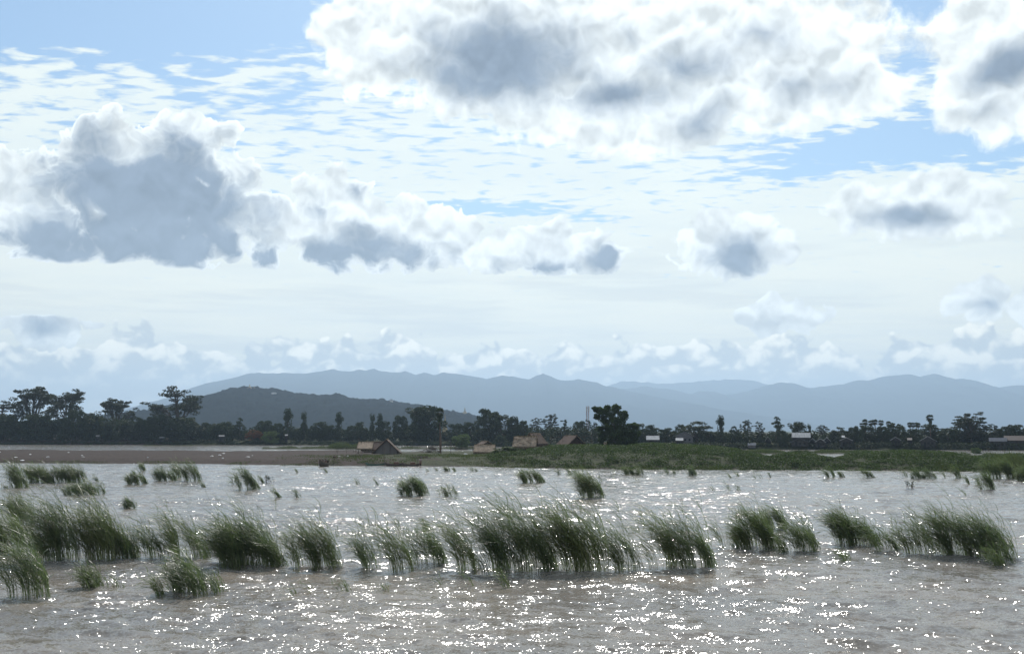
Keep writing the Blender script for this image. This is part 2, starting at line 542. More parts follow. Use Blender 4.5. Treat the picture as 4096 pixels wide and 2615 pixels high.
def mat_ground():
    m, t, p, b = new_mat('ground')
    geo = t.nodes.new('ShaderNodeNewGeometry').outputs['Position']
    at = t.nodes.new('ShaderNodeAttribute'); at.attribute_name = 'green'
    g = at.outputs['Fac']
    n1 = b.noise(geo, .22, 6, .65)
    n2 = b.noise(b.v('MULTIPLY', geo, (1, .35, 1)), 1.6, 6, .7)
    soil = b.mix(b.ss(n2, .3, .7), (.024, .016, .013), (.044, .030, .024))
    soil = b.mix(b.ss(n1, .55, .75, 0, .6), soil, (.024, .018, .015))
    grass = b.mix(b.ss(n2, .3, .7), (.018, .025, .010), (.045, .05, .02))
    f = b.ss(b.m('ADD', g, b.m('MULTIPLY', b.m('SUBTRACT', n1, .5), 1.1)), .35, .65)
    c = b.mix(f, soil, grass)
    sep = t.nodes.new('ShaderNodeSeparateXYZ'); t.links.new(geo, sep.inputs[0])
    wet = b.ss(sep.outputs[2], .02, .22, 1, 0)
    c = b.mix(wet, c, (.045, .035, .03))
    t.links.new(c, p.inputs['Base Color'])
    p.inputs['Roughness'].default_value = .95
    p.inputs['Specular IOR Level'].default_value = .15
    bn = t.nodes.new('ShaderNodeBump'); bn.inputs['Distance'].default_value = .25
    t.links.new(n2, bn.inputs['Height']); t.links.new(bn.outputs[0], p.inputs['Normal'])
    return m


def mat_water():
    m, t, p, b = new_mat('river_water')
    geo = t.nodes.new('ShaderNodeNewGeometry').outputs['Position']
    n0 = b.noise(b.v('MULTIPLY', geo, (.6, 1.0, 0)), .12, 4, .6, '2D')
    c = b.mix(b.ss(n0, .35, .68), (.178, .164, .147), (.228, .198, .165))
    t.links.new(c, p.inputs['Base Color'])
    p.inputs['Roughness'].default_value = WATER_ROUGH
    p.inputs['IOR'].default_value = 1.33
    r = t.nodes.new('ShaderNodeMapping')
    t.links.new(geo, r.inputs[0])
    r.inputs['Rotation'].default_value = (0, 0, R(-16))
    r.inputs['Scale'].default_value = (.72, 1.0, 1.0)
    gust = b.ss(b.noise(b.v('MULTIPLY', geo, (.5, 1.0, 0)), .07, 4, .6, '2D'), .3, .7, .70, 1.2)
    tot = None
    for sc, det, amp in ((.8, 2, .75), (3.0, 2, .85), (12.0, 1.5, .82)):
        nz = b.noise(r.outputs[0], sc, det, .5, '2D', 2.1, .5, color=True)
        nz = b.v('MULTIPLY', b.v('SUBTRACT', nz, (.5, .5, .5)), (amp * WATER_SLOPE * 1.42, amp * WATER_SLOPE * .96, 0))
        tot = nz if tot is None else b.v('ADD', tot, nz)
    sl = b.v('SCALE', tot, None)
    t.links.new(gust, sl.node.inputs['Scale'])
    gn = t.nodes.new('ShaderNodeNewGeometry').outputs['Normal']
    bn = b.v('NORMALIZE', b.v('ADD', gn, sl)).node
    t.links.new(bn.outputs[0], p.inputs['Normal'])
    return m


WATER_ROUGH = .11
WATER_SLOPE = .95
M['ground'] = mat_ground()
M['water'] = mat_water()


# ------------------------------------------------------------------ ground and water
def piece(pts):
    xs = np.array([p[0] for p in pts], float); ys = np.array([p[1] for p in pts], float)
    return lambda x: np.interp(x, xs, ys)


def wl(y):
    """distance at which the water plane shows on photo row y"""
    return CAM_H * FPX / (y - HORIZON)


def smooth(a, lo, hi):
    t = np.clip((a - lo) / (hi - lo), 0, 1)
    return t * t * (3 - 2 * t)


near_y = piece([(-3000, 1846), (-600, 1851), (0, 1855), (700, 1857), (1000, 1861), (1500, 1865), (1700, 1867), (2048, 1869),
                (2400, 1874), (3072, 1880), (3500, 1882), (4096, 1891), (4800, 1896), (7000, 1900)])
back_Y = piece([(-3000, 345), (0, 335), (500, 332), (900, 318), (1300, 318), (1500, 300), (1900, 285), (2200, 300), (2700, 290),
                (2900, 262), (3050, 236), (3200, 232), (3330, 232), (3450, 268), (3700, 262), (3850, 240), (4200, 240), (7000, 245)])
land_h = piece([(-3000, .75), (0, .75), (700, .72), (1100, .8), (1400, 1.1), (1700, 1.2), (2000, 1.5), (2250, 2.2), (2600, 2.35),
                (2850, 1.9), (3050, 1.0), (3250, .9), (3450, 1.5), (3750, 1.4), (3900, .9), (7000, .9)])
far_y = piece([(-3000, 1776), (0, 1777), (600, 1778), (1000, 1779), (1500, 1779), (1900, 1782), (2400, 1789), (2900, 1796),
               (3400, 1797), (4096, 1800), (7000, 1803)])
STRIPS = [(-900, 430, 440, 1783.5, .06), (1040, 1905, 378, 1794, .4), (2890, 3440, 303, 1812, .35), (3740, 4900, 270, 1822, .35),
          (560, 900, 452, 1782, .2)]


def vnoise(x, y, seed=0):
    """cheap smooth value noise, numpy"""
    xi = np.floor(x).astype(np.int64); yi = np.floor(y).astype(np.int64)
    xf = x - xi; yf = y - yi
    xf = xf * xf * (3 - 2 * xf); yf = yf * yf * (3 - 2 * yf)

    def h(a, b_):
        n = (a * 374761393 + b_ * 668265263 + seed * 1442695041) & 0x7fffffff
        n = ((n ^ (n >> 13)) * 1274126177) & 0x7fffffff
        return ((n ^ (n >> 16)) & 0xffff) / 65535.0
    return (h(xi, yi) * (1 - xf) + h(xi + 1, yi) * xf) * (1 - yf) + (h(xi, yi + 1) * (1 - xf) + h(xi + 1, yi + 1) * xf) * yf


def fbm(x, y, o=4, seed=0):
    s = 0; a = .5; t = 0
    for i in range(o):
        s = s + a * vnoise(x * 2 ** i, y * 2 ** i, seed + i); t += a; a *= .5
    return s / t


def px_of(x, Y):
    return 2048 + x / np.maximum(Y, 1.0) * FPX / math.cos(PITCH) * math.cos(PITCH) * (1.0 / (math.cos(PITCH) + math.sin(PITCH) * math.tan(PITCH)) / math.cos(PITCH) if False else 1.0 * math.cos(0))


# photo column of a far point at eye height: u = X/(Y cos + dz sin) ~ X/(Y cos P)
def px_of(x, Y):
    return 2048 + FPX * x / (np.maximum(Y, 1.0) * math.cos(PITCH))


def ground_z(x, Y):
    x = np.asarray(x, float); Y = np.asarray(Y, float)
    p = px_of(x, Y)
    wob = (fbm(x * .06, Y * .06, 4, 3) - .5) * 10
    Yn = wl(near_y(p)) + wob * .5
    Yb = back_Y(p) + wob * 1.3
    e = np.minimum(Y - Yn, Yb - Y)
    h = -1.6 + (land_h(p) + 1.6) * smooth(e, -7.0, 22.0)
    edge = smooth(e, -2.0, 1.5) * .38
    h = np.where(e > -7, np.maximum(h, -1.6) + edge * (1 - smooth(e, 5, 30)), h)
    h = h + smooth(e, 3, 12) * ((fbm(x * .11, Y * .11, 4, 9) - .5) * .55 + (fbm(x * .7, Y * .5, 2, 5) - .5) * .16)
    for (a, c, Ys, ys, hh) in STRIPS:
        halfw = (9 if ys > 1786 else 4) + 5 * (fbm(x * .05, Y * 0, 3, 21) - .5) * 2
        m = smooth(halfw - np.abs(Y - Ys), -3, 4) * smooth(p, a - 25, a + 25) * (1 - smooth(p, c - 25, c + 25))
        h = np.maximum(h, -1.6 + (1.6 + hh) * m)
    Yf = wl(far_y(p)) + wob
    hf = -1.6 + 3.4 * smooth(Y - Yf, -4, 8) + 1.0 * smooth(Y - Yf, 8, 60) + smooth(Y - Yf, 0, 20) * (fbm(x * .04, Y * .04, 3, 33) - .5) * .8
    return np.maximum(h, hf)


def build_ground():
    U = np.concatenate([np.linspace(-1.6, -.64, 40)[:-1], np.linspace(-.64, .64, 640), np.linspace(.64, 1.6, 40)[1:]])
    Ys = np.concatenate([np.array([-60, -10, 10, 40, 90]), np.arange(130, 600, 1.6), np.geomspace(600, 24000, 40)])
    X, Y = np.meshgrid(U, Ys)
    X = X * np.maximum(Y, 120.)
    Z = ground_z(X, Y)
    Z = np.where(Y < 125, -1.6, Z)
    V = np.stack([X, Y, Z], -1).reshape(-1, 3)
    r, c = X.shape
    i = np.arange(r * c).reshape(r, c)
    Fq = np.stack([i[:-1, :-1], i[:-1, 1:], i[1:, 1:], i[1:, :-1]], -1).reshape(-1, 4)
    me = mesh_np('ground', V, Fq, M['ground'], True)
    p = px_of(X, Y)
    e = Y - wl(near_y(p))
    left_soil = 1 - smooth(p, 1350, 2000)
    g = 1 - left_soil * smooth(e, 2, 9) * .95
    rim = np.minimum(smooth(back_Y(p) - Y, 0, 10), 1)
    g = np.maximum(g, (1 - rim) * .8)
    g = np.where(e < 75, np.maximum(g, .66 * smooth(p, 1150, 1750)), g)
    far = Y > wl(far_y(p)) - 15
    g = np.where(far, np.where(p < 700, .15, .8), g)
    at = me.attributes.new('green', 'FLOAT', 'POINT')
    at.data.foreach_set('value', g.astype(np.float32).ravel())
    o = link('ground', me)
    o['kind'] = 'structure'
    o['label'] = 'brown and green river banks and low islands'


build_ground()


def wave(X, Y, sp):
    """choppy wind waves: sum of trochoids, the ones too short for the local grid left out"""
    rs = np.random.default_rng(11)
    Z = np.zeros_like(X); DX = np.zeros_like(X); DY = np.zeros_like(X)
    base = math.radians(262)                                   # waves run to the left and towards the camera
    lam = np.geomspace(.5, 3.6, 54)
    for L in lam:
        th = base + rs.normal(0, .52) - .35
        k = 2 * math.pi / L
        A = .0050 * L ** .9 * (0.6 + .8 * rs.random())
        A *= 1.0 if L < 3.2 else .7
        ph = rs.random() * 6.283
        fade = np.clip((L / sp - 2.5) / 2.5, 0, 1)
        arg = k * (X * math.cos(th) + Y * math.sin(th)) + ph
        Z += A * fade * np.cos(arg)
        s = A * fade * np.sin(arg) * .9
        DX -= s * math.cos(th); DY -= s * math.sin(th)
    grp = .65 + .7 * fbm(X * .07, Y * .12, 3, 77)
    return Z * grp, DX * grp, DY * grp


def build_water():
    U = np.concatenate([np.linspace(-1.6, -.62, 40)[:-1], np.linspace(-.62, .62, 640), np.linspace(.62, 1.6, 40)[1:]])
    Ys = np.concatenate([np.linspace(-60, 12, 10), np.exp(np.arange(math.log(13), math.log(620), .0034)), [640]])
    X, Y = np.meshgrid(U, Ys)
    X = X * np.maximum(Y, 12.)
    sp = np.maximum(np.maximum(Y, 12) * .0034, .04)
    sp = np.where(np.abs(X / np.maximum(Y, 12)) > .625, 9.0, sp)
    sp = np.where(Y < 13, 9., sp)
    Z, DX, DY = wave(X, Y, sp)
    p = px_of(X, Y)
    calm = 1.0
    V = np.stack([X + DX * calm, Y + DY * calm, Z * calm], -1).reshape(-1, 3)
    r, c = X.shape
    i = np.arange(r * c).reshape(r, c)
    Fq = np.stack([i[:-1, :-1], i[:-1, 1:], i[1:, 1:], i[1:, :-1]], -1).reshape(-1, 4)
    o = link('river_water', mesh_np('river_water', V, Fq, M['water'], True))
    o['kind'] = 'structure'
    o['label'] = 'choppy muddy river water sparkling against the sun'


build_water()


# ------------------------------------------------------------------ hills and mountains
def ridge(name, prof, Yd, depth, mat, nx, ny, rough, label, seed, front=1.0, bumps=None):
    xs = [p[0] for p in prof]
    f = piece([(p[0], CAM_H + (HORIZON - p[1]) / FPX * Yd / 1.0) for p in prof])
    px = np.linspace(xs[0], xs[-1], nx)
    t = np.linspace(-1, 1, ny)
    PX, T = np.meshgrid(px, t)
    Y = Yd + T * depth
    X = (PX - 2048) / FPX * Yd * math.cos(PITCH)
    H = f(PX)
    if not bumps:
        H = H + (fbm(PX * .035 + seed, PX * 0 + 3.3, 4, seed) - .5) * 11 / FPX * Yd
    fall = np.where(T < 0, 1 - np.abs(T) ** 1.15, 1 - T ** 2)
    rn = 1 - np.abs(fbm(X / (depth * .42) + 50, Y / (depth * .5), 5, seed) * 2 - 1)
    spur = (rn - .6) * rough * (1 - np.abs(fall * 2 - 1) ** 2) * H.max() * .9
    Z = H * fall + spur * (np.abs(T) > .02)
    if bumps:
        Z = Z + bumps(X, Y) * np.clip(H / 30., 0, 1)
    Z = np.where(T <= -.999, -2, Z)
    V = np.stack([X, Y, Z], -1).reshape(-1, 3)
    i = np.arange(nx * ny).reshape(ny, nx)
    Fq = np.stack([i[:-1, :-1], i[:-1, 1:], i[1:, 1:], i[1:, :-1]], -1).reshape(-1, 4)
    o = link(name, mesh_np(name, V, Fq, mat, True))
    o['kind'] = 'structure'
    o['label'] = label
    return f


M['hill'] = mat_simple('hill_woodland', (.010, .012, .010), (.006, .007, .007), .035, detail=8)
M['hill'].node_tree.nodes['Principled BSDF'].inputs['Specular IOR Level'].default_value = 0
M['mountain'] = mat_simple('mountain_slope', (.02, .026, .022), (.010, .013, .012), .002, detail=8)
M['mountain'].node_tree.nodes['Principled BSDF'].inputs['Specular IOR Level'].default_value = 0
HILL_Y, MT1, MT2, MT3 = 2400., 11000., 12500., 15500.
hill_prof = [(430, 1712), (500, 1680), (536, 1667), (595, 1650), (700, 1625), (808, 1599), (850, 1582), (895, 1566), (935, 1553), (990, 1551), (1024, 1553),
             (1088, 1556), (1152, 1569), (1237, 1582), (1280, 1584), (1322, 1576), (1345, 1578), (1372, 1591), (1449, 1598), (1534, 1602),
             (1619, 1615), (1683, 1625), (1747, 1638), (1832, 1650), (1875, 1657), (1909, 1668), (1990, 1690), (2120, 1716)]


def tree_bumps(X, Y):
    a = np.maximum(0, vnoise(X / 13., Y / 13., 4) - .45) * 15
    c = np.maximum(0, vnoise(X / 6.5 + 9, Y / 6.5, 8) - .4) * 6
    return (a + c - 3) * .75


hill_top = ridge('wooded_hill', hill_prof, HILL_Y, 620, M['hill'], 760, 190, .18, 'dark wooded hill dotted with pagodas', 5, bumps=tree_bumps)
m1 = [(-900, 1722), (300, 1712), (560, 1655), (680, 1600), (770, 1550), (850, 1528), (920, 1512), (1000, 1492), (1100, 1493), (1230, 1492), (1270, 1486), (1322, 1475), (1350, 1485), (1410, 1483),
      (1494, 1476), (1560, 1490), (1595, 1489), (1617, 1486), (1660, 1501), (1695, 1492), (1730, 1500), (1768, 1491), (1830, 1494), (1900, 1505),
      (1950, 1513), (2010, 1501), (2048, 1507), (2115, 1518), (2173, 1494), (2215, 1512), (2240, 1520), (2330, 1519), (2380, 1526),
      (2415, 1542), (2480, 1553), (2560, 1572), (2640, 1590), (2750, 1610), (2900, 1650), (3100, 1700)]
m2 = [(2350, 1640), (2470, 1556), (2530, 1552), (2560, 1548), (2590, 1543), (2640, 1553), (2700, 1560), (2760, 1576), (2800, 1566), (2860, 1567), (2900, 1580), (2960, 1572),
      (3030, 1556), (3072, 1541), (3127, 1527), (3180, 1535), (3240, 1550), (3270, 1553), (3340, 1540), (3390, 1537), (3440, 1523), (3520, 1517),
      (3560, 1505), (3640, 1497), (3692, 1512), (3750, 1496), (3820, 1517), (3880, 1516), (3920, 1535), (3990, 1553), (4030, 1553),
      (4070, 1542), (4110, 1542), (4250, 1560), (4600, 1600), (5200, 1680)]
m3 = [(2200, 1560), (2400, 1548), (2500, 1526), (2600, 1530), (2660, 1536), (2760, 1528), (2900, 1518), (3000, 1520), (3100, 1545), (3400, 1580), (3700, 1640)]
ridge('mountain_range', m1, MT1, 2600, M['mountain'], 700, 90, .22, 'long blue mountain range behind the wooded hill', 15)
ridge('mountain_range_right', m2, MT2, 2400, M['mountain'], 600, 90, .22, 'blue mountains with twin rounded peaks', 25)
ridge('mountain_range_far', m3, MT3, 2000, M['mountain'], 300, 60, .2, 'faintest pale mountains in the gap between two ranges', 35)
for nm in ('mountain_range_right', 'mountain_range_far'):
    bpy.data.objects[nm].name = 'mountain_range'


# ------------------------------------------------------------------ foliage builders
def leaf_quads(C, Rr, n, leaf, rng, shell=.6, flat=.0):
    """n leaf clumps in each ellipsoid (centres C (k,3), radii Rr (k,3))"""
    k = len(C)
    C = np.repeat(np.asarray(C, float), n, 0); Rr = np.repeat(np.asarray(Rr, float), n, 0)
    d = rng.normal(size=(k * n, 3)); d /= np.linalg.norm(d, axis=1)[:, None]
    r = rng.random(k * n) ** (1 / 3.) * (1 - shell) + shell * rng.random(k * n) ** .2
    P = C + d * Rr * r[:, None]
    a = rng.normal(size=(k * n, 3)); a[:, 2] *= (1 - flat * .8); a /= np.linalg.norm(a, axis=1)[:, None]
    c = np.cross(a, rng.normal(size=(k * n, 3))); c[:, 2] *= (1 - flat); c /= np.linalg.norm(c, axis=1)[:, None]
    s = leaf * (.55 + .9 * rng.random(k * n))[:, None]
    V = np.stack([P - a * s, P - c * s * .55, P + a * s, P + c * s * .55], 1).reshape(-1, 3)
    Fq = np.arange(k * n * 4).reshape(-1, 4)
    return V, Fq


def limb(mb, p0, p1, r0, r1, rng, k=5, sag=.0, n=6):
    p0 = np.array(p0, float); p1 = np.array(p1, float)
    L = np.linalg.norm(p1 - p0)
    pts, rad = [], []
    for i in range(k):
        t = i / (k - 1)
        q = p0 + (p1 - p0) * t
        q = q + rng.normal(size=3) * L * .035 * math.sin(math.pi * t)
        q[2] += sag * L * math.sin(math.pi * t)
        pts.append(q); rad.append(r0 + (r1 - r0) * t)
    mb.tube(pts, rad, n)


def make_tree(kind, seed, leafmat='leaf_far', name=None):
    """a tree about 10 m tall and 10 m wide at the origin, crown and trunk its parts"""
    rng = np.random.default_rng(seed)
    mb = MB()
    C, Q = [], []
    n, leaf, shell, flat = 60, .30, .6, 0.
    th0 = rng.random() * 6
    if kind == 'open':
        fork = np.array([0, 0, 3.0])
        limb(mb, (0, 0, -.5), fork, .42, .32, rng)
        nb = 8
        for i in range(nb):
            th = th0 + i * 2.4
            rr = 1.0 + 3.2 * rng.random()
            z = 5.2 + 4.2 * (1 - (rr / 4.4) ** 1.6) * (.75 + .3 * rng.random())
            e = np.array([rr * math.cos(th), rr * math.sin(th), z])
            limb(mb, fork, e, .22, .06, rng, 6, -.04)
            for j in range(8):
                o = e + np.array([rng.normal() * 1.0, rng.normal() * .9, rng.normal() * .55 - .2])
                limb(mb, fork + (e - fork) * (.5 + .4 * rng.random()), o, .07, .025, rng, 4, 0, 5)
                C.append(o); Q.append((.95 + .4 * rng.random(), .85, .26 + .12 * rng.random()))
        for i in range(40):
            th = rng.random() * 6.28; rr = 1.2 + 3.2 * rng.random() ** .6
            C.append((rr * math.cos(th), rr * math.sin(th), .8 + 5.6 * rng.random() ** 1.4)); Q.append((1.2, 1.0, .45))
        n, leaf, shell, flat = 62, .2, .3, .5
    elif kind == 'airy':
        fork = np.array([0, 0, 2.4])
        limb(mb, (0, 0, -.5), fork, .3, .24, rng)
        for i in range(24):
            th = th0 + i * 2.4
            z = 1.6 + 7.8 * (i / 23.)
            rr = 4.3 * math.sqrt(max(.03, 1 - ((z - 4.2) / 5.6) ** 2)) * (.6 + .4 * rng.random())
            e = np.array([rr * math.cos(th), rr * math.sin(th), z])
            limb(mb, fork + np.array([0, 0, max(0, z - 6) * .5]), e, .13, .03, rng, 5, .05)
            for j in range(4):
                o = e * np.array([.8, .8, 1]) + rng.normal(size=3) * np.array([.9, .9, .45])
                C.append(o); Q.append((.75, .7, .28))
        n, leaf, shell, flat = 60, .18, .2, .4
    elif kind == 'round':
        limb(mb, (0, 0, -.5), (0, 0, 5), .4, .25, rng)
        for i in range(70):
            z = .9 + 8.3 * rng.random()
            rr = 4.7 * math.sqrt(max(.05, 1 - ((z - 5.0) / 5.1) ** 2)) * rng.random() ** .45
            th = rng.random() * 6.28
            C.append((rr * math.cos(th), rr * math.sin(th), z))
            s = .8 + .7 * rng.random(); Q.append((s, s, s * .75))
        for i in range(6):
            th = i * 1.05; limb(mb, (0, 0, 3), (2.6 * math.cos(th), 2.6 * math.sin(th), 6.5), .16, .05, rng)
        n, leaf = 85, .27
    elif kind == 'column':
        limb(mb, (0, 0, -.5), (0, 0, 7), .4, .3, rng)
        for i in range(44):
            z = .8 + 8.5 * rng.random()
            wd = 4.6 * (1 - .62 * float(smooth(np.array(z), 2.5, 5.0))) * (1.15 if z > 7.4 else 1)
            rr = wd * rng.random() ** .5 * .8; th = rng.random() * 6.28
            C.append((rr * math.cos(th), rr * math.sin(th), z))
            s = .75 + .4 * rng.random(); Q.append((s, s, s))
        n, leaf = 60, .25
    elif kind == 'umbrella':
        fork = np.array([0, 0, 2.6]); limb(mb, (0, 0, -.5), fork, .45, .35, rng)
        for i in range(75):
            rr = 4.7 * rng.random() ** .5; th = rng.random() * 6.28
            z = 9.2 - 5.2 * (rr / 4.9) ** 2.2 - 3.6 * rng.random() ** 1.5
            C.append((rr * math.cos(th), rr * math.sin(th), z)); Q.append((1.0, 1.0, .55))
            if i % 4 == 0:
                limb(mb, fork, C[-1], .16, .04, rng)
        n, leaf, flat = 60, .25, .3
    elif kind == 'cone':
        limb(mb, (0, 0, -.5), (0, 0, 9.3), .35, .06, rng)
        for i in range(46):
            z = 1.2 + 8.4 * rng.random() ** 1.2
            rr = 4.6 * (1 - (z / 10.2) ** 1.4) * rng.random() ** .4; th = rng.random() * 6.28
            C.append((rr * math.cos(th), rr * math.sin(th), z)); s = .55 + .35 * rng.random(); Q.append((s * 1.2, s * 1.2, s * .7))
        n, leaf, flat = 55, .24, .3
    V, Fq = leaf_quads(C, Q, n, leaf, rng, shell, flat)
    t = thing(name or 'tree', 'tree', 'tree')
    link('crown', mesh_np('crown', V, Fq, M[leafmat]), t)
    mb.build('trunk', M['bark'], t, True)
    return t


def make_fan_palm(seed, skirt=0.0):
    """toddy palm 10 m tall: bare trunk, ball of stiff fan leaves"""
    rng = np.random.default_rng(seed)
    t = thing('palm_tree', 'palm', 'palm tree')
    mb = MB()
    lean = rng.normal() * .25
    mb.tube([(0, 0, -.5), (lean * .3, 0, 3), (lean * .7, .1, 6), (lean, .1, 9)], [.27, .22, .19, .2], 8)
    mb.build('trunk', M['palm_bark'], t, True)
    V, Fq = [], []
    for i in range(38):
        d = rng.normal(size=3); d[2] += .25; d /= np.linalg.norm(d)
        c0 = np.array([lean, .1, 9.0]) + d * .55
        side = np.cross(d, [0, 0, 1.]); side /= np.linalg.norm(side) + 1e-6
        up = np.cross(side, d)
        Rf = .95 + .25 * rng.random(); nf = 9
        for k in range(nf):
            a = (k - (nf - 1) / 2) / ((nf - 1) / 2) * 1.25
            tip = c0 + (d * math.cos(a) + side * math.sin(a)) * Rf + np.array([0, 0, -.16 * Rf])
            w = (side * math.cos(a) - d * math.sin(a)) * .10
            mid = c0 + (tip - c0) * .6
            b = len(V); V += [c0, mid - w, tip, mid + w]; Fq.append((b, b + 1, b + 2, b + 3))
    for i in range(int(skirt * 30)):
        th = rng.random() * 6.28; z = 8.7 - rng.random() * 2.6
        b = len(V); c0 = np.array([lean * z / 9 + .25 * math.cos(th), .25 * math.sin(th), z])
        o = np.array([math.cos(th) * .55, math.sin(th) * .55, -.9]); w = np.array([-math.sin(th), math.cos(th), 0]) * .35
        V += [c0, c0 + o * .6 - w, c0 + o, c0 + o * .6 + w]; Fq.append((b, b + 1, b + 2, b + 3))
    link('crown', mesh_np('crown', V, Fq, M['leaf_far']), t)
    return t


def make_feather_palm(seed):
    rng = np.random.default_rng(seed)
    t = thing('coconut_palm', 'palm', 'palm tree')
    mb = MB()
    mb.tube([(0, 0, -.5), (.2, 0, 3), (.5, .1, 6), (.6, .1, 8.4)], [.25, .18, .15, .14], 8)
    mb.build('trunk', M['palm_bark'], t, True)
    V, Fq = [], []
    for i in range(20):
        th = i * 2.399; el0 = .2 + 1.1 * rng.random()
        L = 3.1 + .5 * rng.random()
        hd = np.array([math.cos(th), math.sin(th), 0])
        p = np.array([.6, .1, 8.4]); a = el0
        side = np.array([-math.sin(th), math.cos(th), 0])
        for k in range(11):
            d = hd * math.cos(a) + np.array([0, 0, 1.]) * math.sin(a)
            p2 = p + d * L / 11
            for sg in (-1, 1):
                ln = .75 * math.sin(math.pi * (k + 1.5) / 13.) + .1
                tip = p2 + side * sg * ln * .8 + d * ln * .5 + np.array([0, 0, -.45 * ln])
                b = len(V); V += [p, p2, tip, p + (tip - p) * .5]; Fq.append((b, b + 1, b + 2, b + 3))
            p = p2; a -= .2 + .03 * k
    link('crown', mesh_np('crown', V, Fq, M['leaf_far']), t)
    return t


# far-bank trees: kind, left px, right px, top px, extra distance behind the bank, optional own label
TREES = [
    ('open', -70, 66, 1603, 30, 'spreading dark tree cut by the left edge of the photo'),
    ('open', 58, 222, 1528, 34, 'tallest open-crowned tree with bare forked limbs, at far left'),
    ('open', 198, 348, 1549, 28, 'open-crowned tree just right of the tallest one'),
    ('open', 398, 536, 1580, 36, 'airy rounded tree standing alone between the tall pair and the big layered tree'),
    ('open', 628, 806, 1545, 30, 'big layered dark tree beside the foot of the wooded hill'),
    ('round', 325, 405, 1652, 14, None), ('round', 540, 590, 1670, 14, None), ('round', 590, 668, 1657, 12, None),
    ('round', 270, 350, 1640, 12, None), ('round', 680, 810, 1668, 12, None), ('round', 90, 200, 1655, 12, None),
    ('round', -20, 70, 1660, 12, None), ('round', 410, 480, 1688, 12, None), ('round', 470, 548, 1684, 16, None),
    ('round', 800, 870, 1690, 14, None), ('round', 865, 935, 1686, 18, None),
    ('cone', 925, 1000, 1671, 14, 'pointed dark tree just left of the red blossoms'),
    ('round', 1024, 1092, 1682, 14, None), ('round', 1088, 1140, 1692, 12, None),
    ('column', 1112, 1192, 1634, 14, 'creeper-covered column-shaped tree, taller one of the pair under the hill crest'),
    ('column', 1186, 1246, 1647, 14, 'creeper-covered column-shaped tree, shorter one of the pair under the hill crest'),
    ('round', 1238, 1312, 1687, 14, None), ('round', 1290, 1345, 1700, 12, None),
    ('column', 1318, 1396, 1650, 14, 'broad blocky creeper-covered tree left of the thatched hut'),
    ('umbrella', 1416, 1456, 1684, 20, 'small flat-topped tree peeking over the wood above the thatched hut'),
    ('round', 1385, 1440, 1700, 10, None),
    ('column', 1468, 1512, 1656, 12, 'narrow twin-headed dark tree, left head'),
    ('column', 1494, 1545, 1654, 12, 'narrow twin-headed dark tree, right head'),
    ('round', 1500, 1560, 1680, 10, None),
    ('round', 1575, 1632, 1662, 16, None),
    ('round', 1618, 1770, 1622, 14, 'massive domed dark tree left of the tall lone palm'),
    ('round', 1640, 1720, 1628, 10, None),
    ('round', 1792, 1860, 1692, 14, None), ('round', 1850, 1912, 1688, 14, None),
    ('round', 1904, 2000, 1635, 12, 'tall domed tree right of the golden stupa'),
    ('umbrella', 1960, 2070, 1652, 14, 'flat-topped tree against the tall domed one right of the stupa'),
    ('round', 2030, 2078, 1662, 12, None), ('round', 2072, 2120, 1682, 14, None),
    ('airy', 2112, 2175, 1675, 60, None), ('airy', 2160, 2250, 1658, 60, 'hazy greyish tree with lumpy top, left of the lattice mast'),
    ('cone', 2236, 2290, 1679, 14, None), ('round', 2290, 2345, 1684, 20, None), ('airy', 2335, 2372, 1682, 20, None), ('airy', 2362, 2400, 1690, 20, None),
    ('round', 2540, 2580, 1712, 14, None),
    ('round', 2570, 2622, 1699, 24, None), ('round', 2632, 2696, 1711, 20, None),
    ('umbrella', 2690, 2750, 1692, 22, None),
    ('umbrella', 2716, 2856, 1681, 18, 'broad umbrella-crowned tree behind the grey gabled house'),
    ('column', 2846, 2918, 1662, 18, 'tall column-shaped tree right of the umbrella-crowned one'),
    ('umbrella', 2914, 2962, 1701, 20, None), ('airy', 2954, 3016, 1681, 30, 'feathery see-through tree with pale branches'),
    ('airy', 3014, 3060, 1690, 24, None),
    ('cone', 3060, 3154, 1667, 14, 'full pointed tree left of the brightest white roof'),
    ('round', 3100, 3150, 1722, 4, None),
    ('round', 3148, 3224, 1687, 20, 'round tree right behind the brightest white roof'),
    ('column', 3216, 3256, 1696, 18, None), ('airy', 3255, 3325, 1701, 50, None), ('umbrella', 3318, 3392, 1704, 20, None),
    ('round', 3392, 3436, 1704, 18, None), ('round', 3434, 3500, 1700, 14, None), ('round', 3500, 3560, 1705, 12, None),
    ('round', 3540, 3622, 1697, 16, None), ('column', 3595, 3634, 1718, 8, None), ('round', 3630, 3680, 1712, 14, None),
    ('umbrella', 3672, 3762, 1691, 18, 'wide tree at the foot of the tall lone palm on the right'),
    ('airy', 3798, 3962, 1655, 16, 'largest tree on the right, airy rounded crown'),
    ('round', 3820, 3930, 1672, 22, None), ('round', 3750, 3830, 1712, 12, None),
    ('round', 3960, 4020, 1715, 14, None), ('round', 4005, 4100, 1698, 20, None), ('umbrella', 4080, 4190, 1696, 18, None), ('round', 4170, 4280, 1690, 18, None),
    ('round', -190, -60, 1625, 26, 'dark tree beyond the left edge of the photo'),
]
